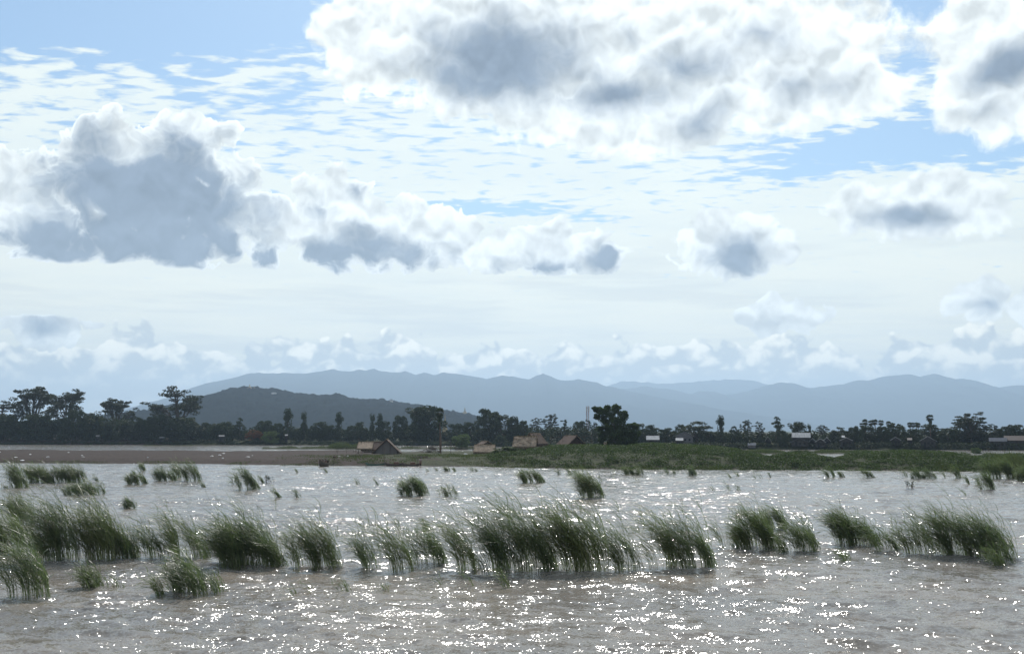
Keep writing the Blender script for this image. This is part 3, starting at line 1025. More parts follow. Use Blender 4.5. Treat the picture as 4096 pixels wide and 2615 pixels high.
PALMS = [(3718, 1657, 14, 'tallest lone toddy palm on the right, ragged skirt of dead leaves', 1),
         (3462, 1676, 26, None, 0), (3448, 1690, 30, None, 0), (3482, 1680, 30, None, 0), (3500, 1676, 22, None, 0), (3522, 1679, 30, None, 0),
         (3552, 1684, 30, None, 0), (3572, 1690, 34, None, 0), (3594, 1694, 30, None, 0),
         (3640, 1688, 36, None, 0), (3652, 1689, 30, None, 0), (3664, 1688, 40, None, 0), (3674, 1690, 34, None, 0),
         (3945, 1703, 26, None, 0), (3962, 1702, 34, None, 0), (3980, 1701, 28, None, 0), (3996, 1713, 26, None, 0),
         (4040, 1697, 26, None, 0), (3415, 1712, 26, None, 0), (1448, 1686, 30, None, 0)]


def bank_Y(px):
    return float(wl(far_y(px)))


def place_trees():
    protos = {}
    used = {}
    for k, seeds in (('open', (1, 2, 3)), ('airy', (4, 5)), ('round', (6, 7, 8, 9)), ('column', (10, 11)), ('umbrella', (12, 13)), ('cone', (14,))):
        nm = {'open': 'spreading_tree', 'airy': 'feathery_tree', 'round': 'round_tree', 'column': 'column_tree', 'umbrella': 'umbrella_tree', 'cone': 'pointed_tree'}[k]
        protos[k] = [make_tree(k, s, 'leaf_open' if k in ('open', 'airy') else 'leaf_far', nm) for s in seeds]
        used[k] = [False] * len(seeds)
    words = {'open': 'spreading dark tree', 'airy': 'hazy feathery tree', 'round': 'bushy dark round-topped tree', 'column': 'narrow upright dark tree',
             'umbrella': 'flat-topped dark tree', 'cone': 'pointed dark tree'}
    order = sorted(TREES, key=lambda t: t[1] + t[2])
    cnt = {}
    seq = {}
    for t in order:
        if t[5] is None:
            seq[id(t)] = cnt.get(t[0], 0); cnt[t[0]] = cnt.get(t[0], 0) + 1
    for i, t in enumerate(order):
        k, x0, x1, yt, extra, lab = t
        pc = (x0 + x1) / 2
        Y = bank_Y(pc) + extra
        pt = on_y(pc, yt, Y)
        zb = float(ground_z(pt.x, Y))
        h = pt.z - zb
        wdt = (x1 - x0) / FPX * Y
        j = (i * 7 + 1) % len(protos[k])
        src = protos[k][j]
        if lab is None:
            lab = f"{words[k]} on the far bank, {ordinal(seq[id(t)])} of its kind from the left"
        sc = (wdt / 8.8, wdt / 8.8, h / 9.8)
        if not used[k][j]:
            used[k][j] = True
            o = src; o.location = (pt.x, Y, zb); o.rotation_euler = (0, 0, i * .9); o.scale = sc; o['label'] = lab
            o['group'] = 'trees along the far bank'
        else:
            copy_tree(src, (pt.x, Y, zb), i * 1.3, sc, lab, 'trees along the far bank')
    # fan palms
    protos = [make_fan_palm(31), make_fan_palm(32), make_fan_palm(33, 1.0)]
    usedp = [False] * 3
    n = 0
    for i, (px, yt, extra, lab, sk) in enumerate(sorted(PALMS)):
        Y = bank_Y(px) + extra
        pt = on_y(px, yt, Y); zb = float(ground_z(pt.x, Y)); h = pt.z - zb
        j = 2 if sk else i % 2
        if lab is None:
            lab = f"toddy palm with ball-shaped crown on the far bank, {ordinal(n)} from the left"; n += 1
        s = h / 10.2
        sc = (min(s, 1.25), min(s, 1.25), s)
        if not usedp[j]:
            usedp[j] = True; o = protos[j]; o.location = (pt.x, Y, zb); o.scale = sc; o['label'] = lab; o['group'] = 'toddy palms on the far bank'
        else:
            copy_tree(protos[j], (pt.x, Y, zb), i * .7, sc, lab, 'toddy palms on the far bank')
    src = make_feather_palm(41)
    for i, (px, yt, ex, lab) in enumerate(((2556, 1688, 16, 'coconut palm just right of the lone near tree'), (2626, 1706, 22, 'small coconut palm left of the umbrella-crowned tree'))):
        Y = bank_Y(px) + ex
        pt = on_y(px, yt, Y); zb = float(ground_z(pt.x, Y)); s = (pt.z - zb) / 10.
        if i == 0:
            src.location = (pt.x, Y, zb); src.scale = (s, s, s); src['label'] = lab; src['group'] = 'coconut palms'
        else:
            copy_tree(src, (pt.x, Y, zb), 1.3, (s, s, s), lab, 'coconut palms')


place_trees()


def build_wood():
    """the dense low wood that closes the far bank: reads as one dark mass"""
    rng = np.random.default_rng(50)
    top = piece([(-400, 1658), (0, 1662), (300, 1664), (700, 1668), (820, 1690), (1000, 1700), (1300, 1706), (1600, 1702), (1790, 1712), (2048, 1700), (2400, 1706),
                 (2600, 1722), (3000, 1717), (3300, 1722), (3700, 1722), (4400, 1712)])
    C, Q = [], []
    for row, (ex, n) in enumerate(((13, 300), (22, 260), (32, 220))):
        for i in range(n):
            px = -420 + 4900 * (i + rng.random()) / n
            Y = bank_Y(px) + ex + rng.normal() * 2.5 + (9 if px > 2560 else 0)
            zt = CAM_H + (HORIZON - top(px) - 16 + 52 * (float(fbm(np.array(px * .022), np.array(row * 9.), 3, 14)) - .5) - rng.random() * 10 + 4 - row * 3) / FPX * Y
            x = ix(px, Y); zb = float(ground_z(x, Y))
            h = max(2.0, zt - zb)
            z = zb + .3
            while z < zb + h - .5:
                r_ = 1.3 + 1.1 * rng.random()
                C.append((x + rng.normal() * 1.1, Y + rng.normal() * 1.2, min(z + r_ * .6, zb + h - r_ * .5))); Q.append((r_ * 1.15, r_, r_ * .8))
                z += r_ * 1.05
    V, Fq = leaf_quads(C, Q, 44, .55, rng, .5, .2)
    o = link('woods', mesh_np('woods', V, Fq, M['leaf_mid']))
    tag(o, 'dense dark low wood closing the far river bank', 'woods', kind='stuff')


build_wood()


def build_bushes():
    rng = np.random.default_rng(60)
    crest = piece([(1960, 1812), (2010, 1806), (2048, 1795), (2150, 1784), (2200, 1776), (2300, 1772), (2500, 1774), (2560, 1768), (2620, 1766), (2700, 1771), (2850, 1777),
                   (2930, 1786), (3000, 1806), (3072, 1822), (3110, 1812), (3150, 1803), (3220, 1803), (3270, 1818), (3330, 1829), (3385, 1822), (3420, 1796), (3500, 1800),
                   (3600, 1794), (3700, 1797), (3790, 1802), (3850, 1820), (3950, 1818), (4100, 1820), (4700, 1815), (5200, 1815)])
    C, Q = [], []
    n = 3000
    for i in range(n):
        px = 1960 + 2900 * rng.random()
        Yn = float(wl(near_y(px))); Yb = float(back_Y(px))
        Y = Yn + 1.0 + (Yb - Yn - 6) * rng.random()
        x = ix(px, Y); zb = float(ground_z(x, Y))
        e = (Y - Yn)
        lump = float(fbm(np.array(x * .16), np.array(Y * .16), 3, 61))
        hmax = (.7 + 1.9 * min(1, e / 26.)) * (.15 + 1.7 * max(0, lump - .12))
        if px < 2120:
            hmax *= .55
        zc = CAM_H - (float(crest(px)) - HORIZON) / FPX * Y
        h = min(hmax, zc - zb)
        if h < .25:
            if e > 25: continue
            h = .25
        r_ = .8 + .8 * rng.random()
        C.append((x, Y, zb + h * .45)); Q.append((r_ * 1.25, r_ * 1.1, max(.2, h * .52)))
    V, Fq = leaf_quads(C, Q, 105, .15, rng, .75, .45)
    o = link('undergrowth', mesh_np('undergrowth', V, Fq, M['bush']))
    tag(o, 'low green feathery scrub covering the island', 'undergrowth', kind='stuff')


build_bushes()


# ------------------------------------------------------------------ reeds
def ribbons(B, L, p0, p1, yaw, w, K=7, ex=1.4):
    """curved tapering blades. B base (n,3); angle from vertical goes p0 -> p1 along the length"""
    n = len(B)
    t = np.linspace(0, 1, K)
    phi = p0[:, None] + (p1 - p0)[:, None] * t[None] ** ex
    ds = L[:, None] / (K - 1)
    hx = np.cumsum(np.sin(phi) * ds, 1) - np.sin(phi[:, :1]) * ds
    hz = np.cumsum(np.cos(phi) * ds, 1) - np.cos(phi[:, :1]) * ds
    c, s = np.cos(yaw)[:, None], np.sin(yaw)[:, None]
    P = np.stack([B[:, 0:1] + hx * c, B[:, 1:2] + hx * s, B[:, 2:3] + hz], -1)
    al = RNG.random(n) * math.pi
    wd = np.stack([np.cos(al), np.sin(al), (RNG.random(n) - .5) * .8], -1)[:, None, :]
    prof = (np.minimum(1, 4 * (1 - t)) ** .8 * (.8 + .2 * np.sin(math.pi * t)))[None, :, None]
    prof[:, -1] = .08
    Wd = wd * w[:, None, None] * prof * .5
    V = np.stack([P - Wd, P + Wd], 2).reshape(-1, 3)
    i = (np.arange(n)[:, None] * K + np.arange(K - 1)[None]) * 2
    Fq = np.stack([i, i + 1, i + 3, i + 2], -1).reshape(-1, 4)
    return V, Fq, P


def reed_mesh(width, depth, h, dens, rng_seed, shape=0.0, thick=1.0):
    """reed bed standing on z=0 at the origin, bent to the left by the wind"""
    rg = np.random.default_rng(rng_seed)
    n = max(4, int(dens * width * depth))
    # stems stand in tufts
    nt = max(1, int(n / 16))
    tx = (rg.random(nt) - .5) * width; ty = rg.random(nt) * depth
    which = rg.integers(0, nt, n)
    bx = tx[which] + rg.normal(size=n) * .13; by = ty[which] + rg.normal(size=n) * .13
    env = np.clip(1 - np.abs((bx / (width / 2 + .2)) - shape) ** 2.6 * .6, .3, 1)
    th = (.68 + .42 * rg.random(nt))[which]
    hh = h * env * th * (.72 + .38 * rg.random(n))
    B = np.stack([bx, by, np.full(n, -.35)], -1)
    L = (hh + .35) * 1.3
    wind = (1.28 + .4 * rg.random(nt))[which]
    p0 = rg.normal(size=n) * .06 - .02
    p1 = wind * (1.0 + .22 * rg.normal(size=n))
    yaw = math.pi + rg.normal(size=n) * .35
    tall = rg.random(n) < .05; L = np.where(tall, L * 1.22, L); p1 = np.where(tall, p1 * .7, p1)
    brk = rg.random(n) < .06; p1 = np.where(brk, 2.5, p1); L = np.where(brk, L * .8, L)
    V1, F1, P = ribbons(B, L, p0, p1, yaw, np.full(n, .021 * thick), 8, 1.7)
    Vs, Fs = [V1], [F1]
    # leaves
    off = len(V1)
    nl = 5
    for k in range(nl):
        idx = rg.integers(2, 7, n)
        Bl = P[np.arange(n), idx]
        tpos = idx / 7.
        Ll = hh * (.34 + .34 * rg.random(n)) * (1.1 - .3 * tpos)
        q0 = p0 + (p1 - p0) * tpos ** 1.7 + .15 + .25 * rg.random(n)
        back = rg.random(n) < .18
        q0 = np.where(back, -.5, q0)
        q1 = np.clip(1.35 + .35 * rg.normal(size=n), .9, 2.0)
        V2, F2, _ = ribbons(Bl, Ll, q0, q1, math.pi + rg.normal(size=n) * .5, np.full(n, .024 * thick), 5, 1.0)
        Vs.append(V2); Fs.append(F2 + off); off += len(V2)
    keep = np.concatenate(Vs)
    return mesh_np('reeds', keep, np.concatenate(Fs), M['reed'])


# x0, x1, base row, top row, density class (d dense, m medium, s sparse), own label
NEAR = [
    (0, 140, 2100, 1984, 'm', 'reed bed at the left edge, farthest back of the big left group'),
    (-90, 150, 2216, 2056, 'm', 'reed bed at the left edge in front of the farthest back one'),
    (150, 330, 2245, 2006, 'd', 'tall dark dense reed bed, left half of the biggest left mass'),
    (310, 492, 2243, 2030, 'd', 'tall dark dense reed bed, right half of the biggest left mass'),
    (470, 640, 2236, 2082, 'm', 'thin reed bed joined to the right of the big left mass'),
    (630, 805, 2236, 2066, 'm', 'thin reed bed ending in a curved edge, before a gap of open water'),
    (846, 1120, 2272, 2070, 'd', 'neat dome of reeds alone between two water gaps, left of centre'),
    (1080, 1165, 2256, 2052, 's', None),
    (1150, 1270, 2275, 2100, 'm', None), (1240, 1362, 2277, 2092, 'd', None), (1320, 1432, 2279, 2092, 's', None),
    (1430, 1540, 2281, 2100, 'm', None), (1530, 1655, 2288, 2095, 'm', None),
    (1640, 1795, 2262, 2112, 'm', None), (1775, 1898, 2286, 2074, 'm', None),
    (1880, 1918, 2291, 2066, 's', 'few very tall lone stems just left of the central dense mass'),
    (1925, 2075, 2292, 2060, 'd', 'left flank of the biggest dense reed mass in the centre'),
    (2040, 2210, 2290, 2018, 'd', 'tallest middle of the biggest dense reed mass in the centre'),
    (2190, 2380, 2287, 2036, 'd', 'dark dense reeds on the right of the central mass'),
    (2360, 2480, 2287, 2030, 'm', None), (2460, 2580, 2283, 2090, 'm', None), (2560, 2608, 2272, 2150, 's', None),
    (2600, 2740, 2272, 2060, 'm', None), (2720, 2862, 2274, 2052, 'd', 'upright reed bed with sharp right edge, right of the central mass'),
    (2860, 2935, 2190, 2064, 's', None), (2945, 3122, 2197, 2030, 'd', 'tall arched reed bed, first dense one right of the centre mass'),
    (3072, 3190, 2118, 2030, 'm', None), (3125, 3300, 2209, 2088, 'm', None),
    (3350, 3525, 2184, 2048, 'd', 'bushy reed bed leaning left over a white patch of water'),
    (3510, 3615, 2206, 2092, 'm', None), (3640, 3780, 2216, 2070, 'm', None),
    (3770, 3930, 2226, 2046, 'd', 'left part of the large windswept reed mound at the right'),
    (3900, 4065, 2236, 2060, 'd', 'right part of the large windswept reed mound at the right'),
    (3940, 4035, 2266, 2180, 'm', None), (4050, 4180, 2262, 2130, 's', None),
    (1572, 1626, 2124, 2062, 's', None), (1675, 1752, 2115, 2062, 's', None), (2525, 2572, 2130, 2085, 's', None),
    (0, 180, 2394, 2150, 'm', 'thin foreground reeds at the lower left corner'),
    (240, 396, 2356, 2264, 'm', None), (408, 472, 2352, 2286, 's', None),
    (530, 640, 2384, 2250, 's', None), (620, 862, 2388, 2245, 'm', 'foreground reed dome nearest the camera, lower left'),
    (1165, 1212, 2373, 2312, 's', None), (1238, 1270, 2370, 2308, 's', None), (1300, 1392, 2368, 2288, 's', None),
    (1530, 1618, 2364, 2322, 's', None), (1742, 1768, 2343, 2293, 's', None), (1845, 1890, 2348, 2286, 's', None),
    (2000, 2090, 2354, 2270, 's', None), (3345, 3475, 2246, 2208, 's', None), (3132, 3150, 2312, 2286, 's', None),
]
FAR = [
    (25, 104, 1951, 1860, 'd', None), (100, 204, 1931, 1861, 'd', None), (200, 268, 1930, 1860, 'd', None), (262, 338, 1929, 1862, 'd', None),
    (340, 392, 1927, 1889, 's', None), (245, 392, 1980, 1924, 'm', None), (500, 576, 1937, 1887, 'd', None), (549, 592, 1884, 1850, 'm', None),
    (608, 684, 1924, 1872, 'd', None), (684, 730, 1912, 1846, 'm', None), (728, 792, 1924, 1842, 'd', 'darkest tall reed clump touching the brown field edge'), (748, 808, 1948, 1925, 's', None),
    (493, 580, 2033, 1978, 'm', 'lone reed tuft in open water below the left far group'), (-30, 14, 1956, 1925, 'm', None),
    (905, 972, 1939, 1888, 's', None), (950, 1024, 1958, 1874, 'd', None), (1015, 1052, 1932, 1894, 'm', None),
    (1058, 1114, 1992, 1948, 'm', None), (1168, 1232, 1994, 1960, 's', None), (1181, 1202, 1890, 1868, 'm', None), (1279, 1324, 1890, 1871, 's', None),
    (1415, 1458, 1939, 1912, 's', None), (1464, 1508, 1939, 1910, 's', None), (1590, 1706, 1984, 1912, 'd', 'left-leaning reed clump in open water below the boats'),
    (1658, 1710, 1960, 1913, 'd', None), (1740, 1768, 1981, 1944, 's', None), (1775, 1830, 1985, 1930, 'd', None), (1690, 1714, 1886, 1866, 'm', None),
    (1726, 1748, 1882, 1864, 'm', None), (1770, 1822, 1885, 1864, 'm', None), (1870, 1922, 1885, 1868, 's', None), (1930, 1952, 2018, 1998, 's', None),
    (2090, 2178, 1931, 1880, 'd', 'pale dense tuft leaning left, alone near the middle of the far water'),
    (2312, 2422, 1992, 1895, 'd', 'tall dense leaning tuft alone in open water, centre right'),
    (2230, 2292, 1900, 1874, 's', None), (2360, 2384, 1926, 1901, 's', None), (2390, 2420, 1926, 1901, 's', None), (2455, 2475, 1893, 1872, 's', None),
    (2498, 2552, 1899, 1868, 'd', None), (2550, 2588, 1899, 1868, 'd', None), (2462, 2476, 1920, 1900, 's', None), (2535, 2556, 1925, 1900, 's', None),
    (2660, 2714, 1897, 1870, 's', None), (2758, 2802, 1903, 1870, 'd', None), (2890, 2930, 1913, 1880, 's', None), (2935, 2972, 1905, 1878, 's', None),
    (3014, 3038, 1913, 1884, 's', None), (3044, 3072, 1913, 1880, 's', None), (2845, 2870, 1962, 1938, 's', None), (2884, 2922, 1962, 1918, 's', None),
    (2935, 2976, 1962, 1936, 's', None), (3078, 3116, 1910, 1882, 's', None),
    (3310, 3350, 1910, 1872, 'd', None), (3348, 3392, 1909, 1878, 'm', None), (3458, 3504, 1910, 1879, 'd', None), (3600, 3640, 1908, 1880, 's', None),
    (3652, 3700, 1914, 1876, 'd', None), (3698, 3752, 1914, 1876, 'd', None), (3768, 3798, 1911, 1880, 's', None), (3812, 3852, 1911, 1866, 'd', None),
    (3858, 3890, 1937, 1885, 'm', None), (3886, 3918, 1937, 1888, 'm', None), (3918, 3992, 1958, 1898, 'm', None),
    (3945, 4004, 1914, 1840, 'd', None), (3995, 4064, 1914, 1838, 'd', None), (4072, 4110, 1918, 1868, 'm', None), (4100, 4200, 1925, 1860, 'd', None), (3842, 3874, 1982, 1952, 's', None),
]
DENS = {'d': 98, 'm': 62, 's': 22}


def place_reeds():
    allr = [(t, 'near') for t in NEAR] + [(t, 'far') for t in FAR]

    def band(y):
        if y > 2330: return 'in the foreground water'
        if y > 2140: return 'in the long reed row'
        if y > 2060: return 'just behind the long reed row'
        if y > 1945: return 'in the middle of the open water'
        return 'close to the far shore'
    groups = {}
    for t, _ in allr:
        if t[5] is None:
            groups.setdefault((band(t[2]), t[4]), []).append(t)
    labels = {}
    for (bd, dn), ts in groups.items():
        ts.sort(key=lambda a: a[0])
        for i, t in enumerate(ts):
            word = {'d': 'dense dark green reed clump', 'm': 'loose green reed clump', 's': 'sparse wispy reed tuft'}[dn]
            labels[id(t)] = f"{word} {bd}, {ordinal(i)} from left"
    for i, (t, kind) in enumerate(allr):
        x0, x1, yb, yt, dn, lab = t
        base = on_z((x0 + x1) / 2, yb, 0)
        ppm = FPX / base.y
        h = (yb - yt) / ppm * 1.0
        w = (x1 - x0) / ppm
        lean = min(h * .38, w * .42)
        w = max(w - lean * .2, .25)
        depth = max(.5, min(3.2, .55 * w + .3)) if kind == 'near' else max(.6, min(6, .7 * w))
        # tops of the rearmost stems show higher in the picture: allow for it
        h = h - depth * .4 * (CAM_H / base.y) * (1 if kind == 'near' else .2)
        thick = 1.0 if kind == 'near' else 1.5
        d = DENS[dn] * (1.0 if kind == 'near' else .55)
        me = reed_mesh(w, depth, max(h, .4), d, 1000 + i, .0 if dn == 's' else random.uniform(-.2, .25), thick)
        o = link('reed_clump', me, loc=(base.x + lean * .22, base.y, 0))
        tag(o, lab or labels[id(t)], 'reeds', 'reeds growing out of the river')


place_reeds()


# weeds on the low mid-river strips and shores
def build_weeds():
    rg = np.random.default_rng(70)
    Bs, Hs = [], []
    for (a, c, Ys, ys, hh) in STRIPS:
        n = int((c - a) * 9)
        px = a + (c - a) * rg.random(n); Y = Ys + rg.normal(size=n) * 5
        lump = fbm(px * .02, Y * .1, 3, 5)
        X = (px - 2048) / FPX * Y * math.cos(PITCH)
        z = ground_z(X, Y)
        k = (z > -.05) & (lump > .4)
        Bs.append(np.stack([X, Y, z], -1)[k]); Hs.append((.35 + 1.3 * np.maximum(lump - .4, 0) * 2 * rg.random(n))[k] * (.55 if ys < 1786 else 1.0))
    # tall grass tussocks behind the hut
    for (a, c, Y0, h) in ((1317, 1420, 376, 2.6), (1400, 1490, 378, 1.9), (960, 990, 430, 1.6), (860, 930, 430, 1.0), (3250, 3420, 305, 1.0), (2960, 3140, 303, 1.3), (3960, 4110, 172, 3.0), (3700, 3900, 176, 1.2)):
        n = 2600; px = a + (c - a) * rg.random(n); Y = Y0 + rg.normal(size=n) * 3
        X = (px - 2048) / FPX * Y * math.cos(PITCH)
        Bs.append(np.stack([X, Y, ground_z(X, Y)], -1)); Hs.append(h * (.3 + .7 * rg.random(n)) * (1 - .6 * np.abs((px - (a + c) / 2) / ((c - a) / 2)) ** 2))
    # shore grass on the huts' landing and field edge
    for (p0, p1, e0, e1, n, h) in ((1050, 2100, 3, 50, 26000, .28), (-200, 1500, 1, 12, 9000, .22), (2000, 4600, -.5, 4, 16000, .55)):
        px = p0 + (p1 - p0) * rg.random(n); Y = wl(near_y(px)) + e0 + (e1 - e0) * rg.random(n)
        X = (px - 2048) / FPX * Y * math.cos(PITCH)
        lump = fbm(X * .25, Y * .25, 3, 8)
        k = (lump > .45) & (rg.random(n) < smooth(px, p0, p0 + (500 if p0 == 1050 else 60)))
        Bs.append(np.stack([X, Y, ground_z(X, Y)], -1)[k]); Hs.append((h * (.4 + 1.6 * np.maximum(0, lump - .4) * 2))[k])
    for (n, h) in ((9000, .5),):
        px = -200 + 2200 * rg.random(n); Y = back_Y(px) - 1 - 8 * rg.random(n)
        X = (px - 2048) / FPX * Y * math.cos(PITCH)
        lump = fbm(X * .12, Y * .2, 3, 18); k = lump > .5
        Bs.append(np.stack([X, Y, ground_z(X, Y)], -1)[k]); Hs.append((h * (.3 + 3 * np.maximum(0, lump - .5)))[k])
    B = np.concatenate(Bs); H = np.concatenate(Hs); n = len(B)
    B[:, 2] -= .05
    V, Fq, _ = ribbons(B, H * 1.1, rg.normal(size=n) * .3, .5 + .5 * rg.random(n), math.pi + rg.normal(size=n) * .7, .04 + .05 * rg.random(n), 4, 1.2)
    o = link('grass', mesh_np('grass', V, Fq, M['weeds']))
    tag(o, 'rough pale grass and weeds along shores and low strips', 'grass', kind='stuff')


build_weeds()

# ------------------------------------------------------------------ single trees and shrubs near the huts
def put_tree(kind, seed, x0, x1, yt, Y, label, mat, name, cat='tree', group=None, base=None):
    t = make_tree(kind, seed, mat, name)
    pc = (x0 + x1) / 2
    pt = on_y(pc, yt, Y)
    zb = float(ground_z(pt.x, Y)) if base is None else base
    t.location = (pt.x, Y, zb)
    w = (x1 - x0) / FPX * Y
    t.scale = (w / 9.4, w / 9.4, (pt.z - zb) / 9.7)
    tag(t, label, cat, group)
    return t


def lone_tree():
    """the big near tree: lopsided leafy crown down to the scrub, short trunk"""
    rng = np.random.default_rng(90)
    Y = 238.
    t = thing('lone_tree', 'largest nearby leafy tree rising from the green scrub behind the thatched roofs', 'tree', (ix(2480, Y), Y, float(ground_z(ix(2480, Y), Y))))
    k = Y / FPX                                   # metres per photo pixel
    mb = MB(); C, Q = [], []
    base = np.array([0, 0, 0.]); fork = np.array([-.5, 0, 2.6])
    limb(mb, (0.2, 0, -.6), fork, .42, .34, rng)
    zt = t.location.z
    # outline blobs in photo pixels: x, y, radius
    blobs = [(2440, 1650, 30), (2410, 1646, 22), (2470, 1645, 26), (2395, 1640, 12), (2380, 1637, 9), (2415, 1675, 26), (2450, 1685, 34), (2485, 1672, 28),
             (2500, 1660, 16), (2425, 1712, 30), (2460, 1720, 34), (2490, 1712, 30), (2520, 1712, 24), (2538, 1706, 15), (2545, 1735, 18), (2515, 1745, 28),
             (2480, 1752, 30), (2535, 1762, 16), (2405, 1740, 18), (2398, 1715, 14), (2500, 1770, 22), (2475, 1778, 18), (2408, 1760, 12), (2404, 1776, 8), (2388, 1665, 12), (2430, 1632, 14), (2460, 1628, 12), (2525, 1785, 22), (2495, 1788, 22), (2540, 1778, 16), (2445, 1765, 16), (2460, 1735, 34), (2500, 1740, 34), (2465, 1700, 34)]
    for (px, py, rp) in blobs:
        for j in range(11):
            a = rng.random() * 6.28; q = rng.random() ** .5 * rp * .8
            x = (px + q * math.cos(a) - 2480) * k; z = CAM_H + (HORIZON - (py + q * math.sin(a))) * k - zt
            C.append((x, rng.normal() * rp * k * .8, z)); s_ = rp * k * (.42 + .16 * rng.random()); s_ = max(s_, .4); Q.append((s_, s_, s_ * .8))
        if rng.random() < .6:
            limb(mb, fork, C[-1], .14, .04, rng)
    V, Fq = leaf_quads(C, Q, 75, .2, rng, .4, .1)
    link('crown', mesh_np('crown', V, Fq, M['leaf_near']), t)
    mb.build('trunk', M['bark'], t, True)


lone_tree()
put_tree('round', 92, 1812, 1882, 1737, 374., 'small pale green round tree on the narrow strip right of the golden stupa', 'leaf_pale', 'small_tree')
put_tree('round', 93, 1976, 2028, 1740, 430., 'small dark shrub under the domed trees right of the pale round tree', 'leaf_far', 'small_tree')
put_tree('umbrella', 94, 984, 1052, 1714, wl(1779) + 4, 'low tree covered in red blossoms in front of the far woods', 'red_flower', 'blossoming_tree')
for i, (a, c_, y, Yd, lb) in enumerate(((1050, 1120, 1722, 478., 'pale green bush right of the red blossoms'), (3130, 3262, 1800, 226., 'wide feathery shrub standing out against the bright back channel'),
                                        (2300, 2330, 1760, 262., 'spiky green bush left of the dark gabled roof'), (3880, 3925, 1792, 300., 'dark bush on the thin strip at right'),
                                        (1968, 2080, 1786, 212., 'leafy green bush against the right end of the pale thatched hut'))):
    put_tree('round', 95 + i, a, c_, y, Yd, lb, 'bush' if i in (1, 4) else 'leaf_pale', 'shrub', 'shrub')


def lone_palm():
    Y = 262.
    x = ix(1762, Y); z = float(ground_z(x, Y))
    t = make_fan_palm(35, .6)
    k = (on_y(1762, 1630, Y).z - z) / 10.1
    t.location = (x, Y, z); t.scale = (.85, .85, k)
    t['label'] = 'very tall lone toddy palm on the near shore between hut and golden stupa'
    t.name = 'tall_palm'


lone_palm()


# ------------------------------------------------------------------ pagodas
def stupa(px, ytop, ybase, Y, label, mat='stupa', halfw=22):
    z0 = CAM_H + (HORIZON - ybase) / FPX * Y
    z1 = CAM_H + (HORIZON - ytop) / FPX * Y
    H = z1 - z0; w = halfw / FPX * Y
    t = thing('stupa', label, 'stupa', (ix(px, Y), Y, z0), 0, 'pagodas')
    MB().lathe([(w, -3), (w, 0), (w * .92, 0), (w * .92, H * .05), (w * .8, H * .05), (w * .8, H * .10), (w * .68, H * .10), (w * .68, H * .15)], 8).build('terrace', M['white_stupa' if mat != 'stupa' else 'stupa'], t)
    prof = [(w * .64, H * .15), (w * .60, H * .18), (w * .50, H * .24), (w * .40, H * .33), (w * .31, H * .40), (w * .25, H * .44)]
    MB().lathe(prof, 20).build('bell', M[mat], t, True)
    rings = []
    for i in range(8):
        z = H * (.44 + .03 * i); r = w * (.24 - .018 * i)
        rings += [(r, z), (r * .86, z + H * .024)]
    rings += [(w * .10, H * .69), (w * .13, H * .74), (w * .08, H * .79), (w * .03, H * .86)]
    MB().lathe(rings, 14).build('spire', M[mat], t)
    MB().lathe([(w * .09, H * .86), (w * .075, H * .89), (w * .05, H * .92), (.12, H * .94), (.1, H), (.02, H)], 10).build('finial', M[mat], t)


stupa(1780, 1657, 1742, wl(1779) + 75, 'slender golden grey stupa rising between the dark trees behind the tall palm')
hill_pts = ((1859, 1628, 1661, 'small spired pagoda at the right end of the wooded hill', 20), (994, 1536, 1558, 'taller golden pagoda on the left crest of the wooded hill', 17),
            (1012, 1543, 1559, 'shorter golden pagoda right beside the crest pagoda', 11), (1256, 1575, 1590, 'tiny pagoda halfway along the hill ridge', 6))
for px, a, c_, lb, hw in hill_pts:
    stupa(px, a, c_, HILL_Y - 15, lb, 'stupa', hw)


def hill_house(px, y, w, h, label, Y=HILL_Y - 70):
    z = CAM_H + (HORIZON - y) / FPX * Y
    W_, H_ = w / FPX * Y, h / FPX * Y
    t = thing('hill_building', label, 'building', (ix(px, Y), Y, z), 0, 'buildings on the wooded hill')
    m = MB(); m.box((0, 0, H_ * .25 - 4), (W_ * .9, W_ * .5, H_ * .5 + 8)); m.build('wall', M['white_stupa'], t)
    r = MB(); r.add([(-W_ / 2, -W_ * .3, H_ * .5), (W_ / 2, -W_ * .3, H_ * .5), (W_ / 2, W_ * .3, H_ * .5), (-W_ / 2, W_ * .3, H_ * .5), (-W_ * .3, 0, H_), (W_ * .3, 0, H_)],
                    [(0, 1, 5, 4), (2, 3, 4, 5), (1, 2, 5), (3, 0, 4), (3, 2, 1, 0)])
    r.build('roof', M['zinc'], t)


hill_house(1564, 1606, 14, 9, 'bright white roofed pavilion on the right shoulder of the hill', HILL_Y - 40)
hill_house(860, 1672, 24, 6, 'pale low building at the left foot of the hill', HILL_Y - 330)
hill_house(1092, 1578, 22, 8, 'pale building among trees below the hill crest', HILL_Y - 90)
hill_house(1310, 1597, 12, 8, 'small whitish building in the middle of the hill ridge', HILL_Y - 90)


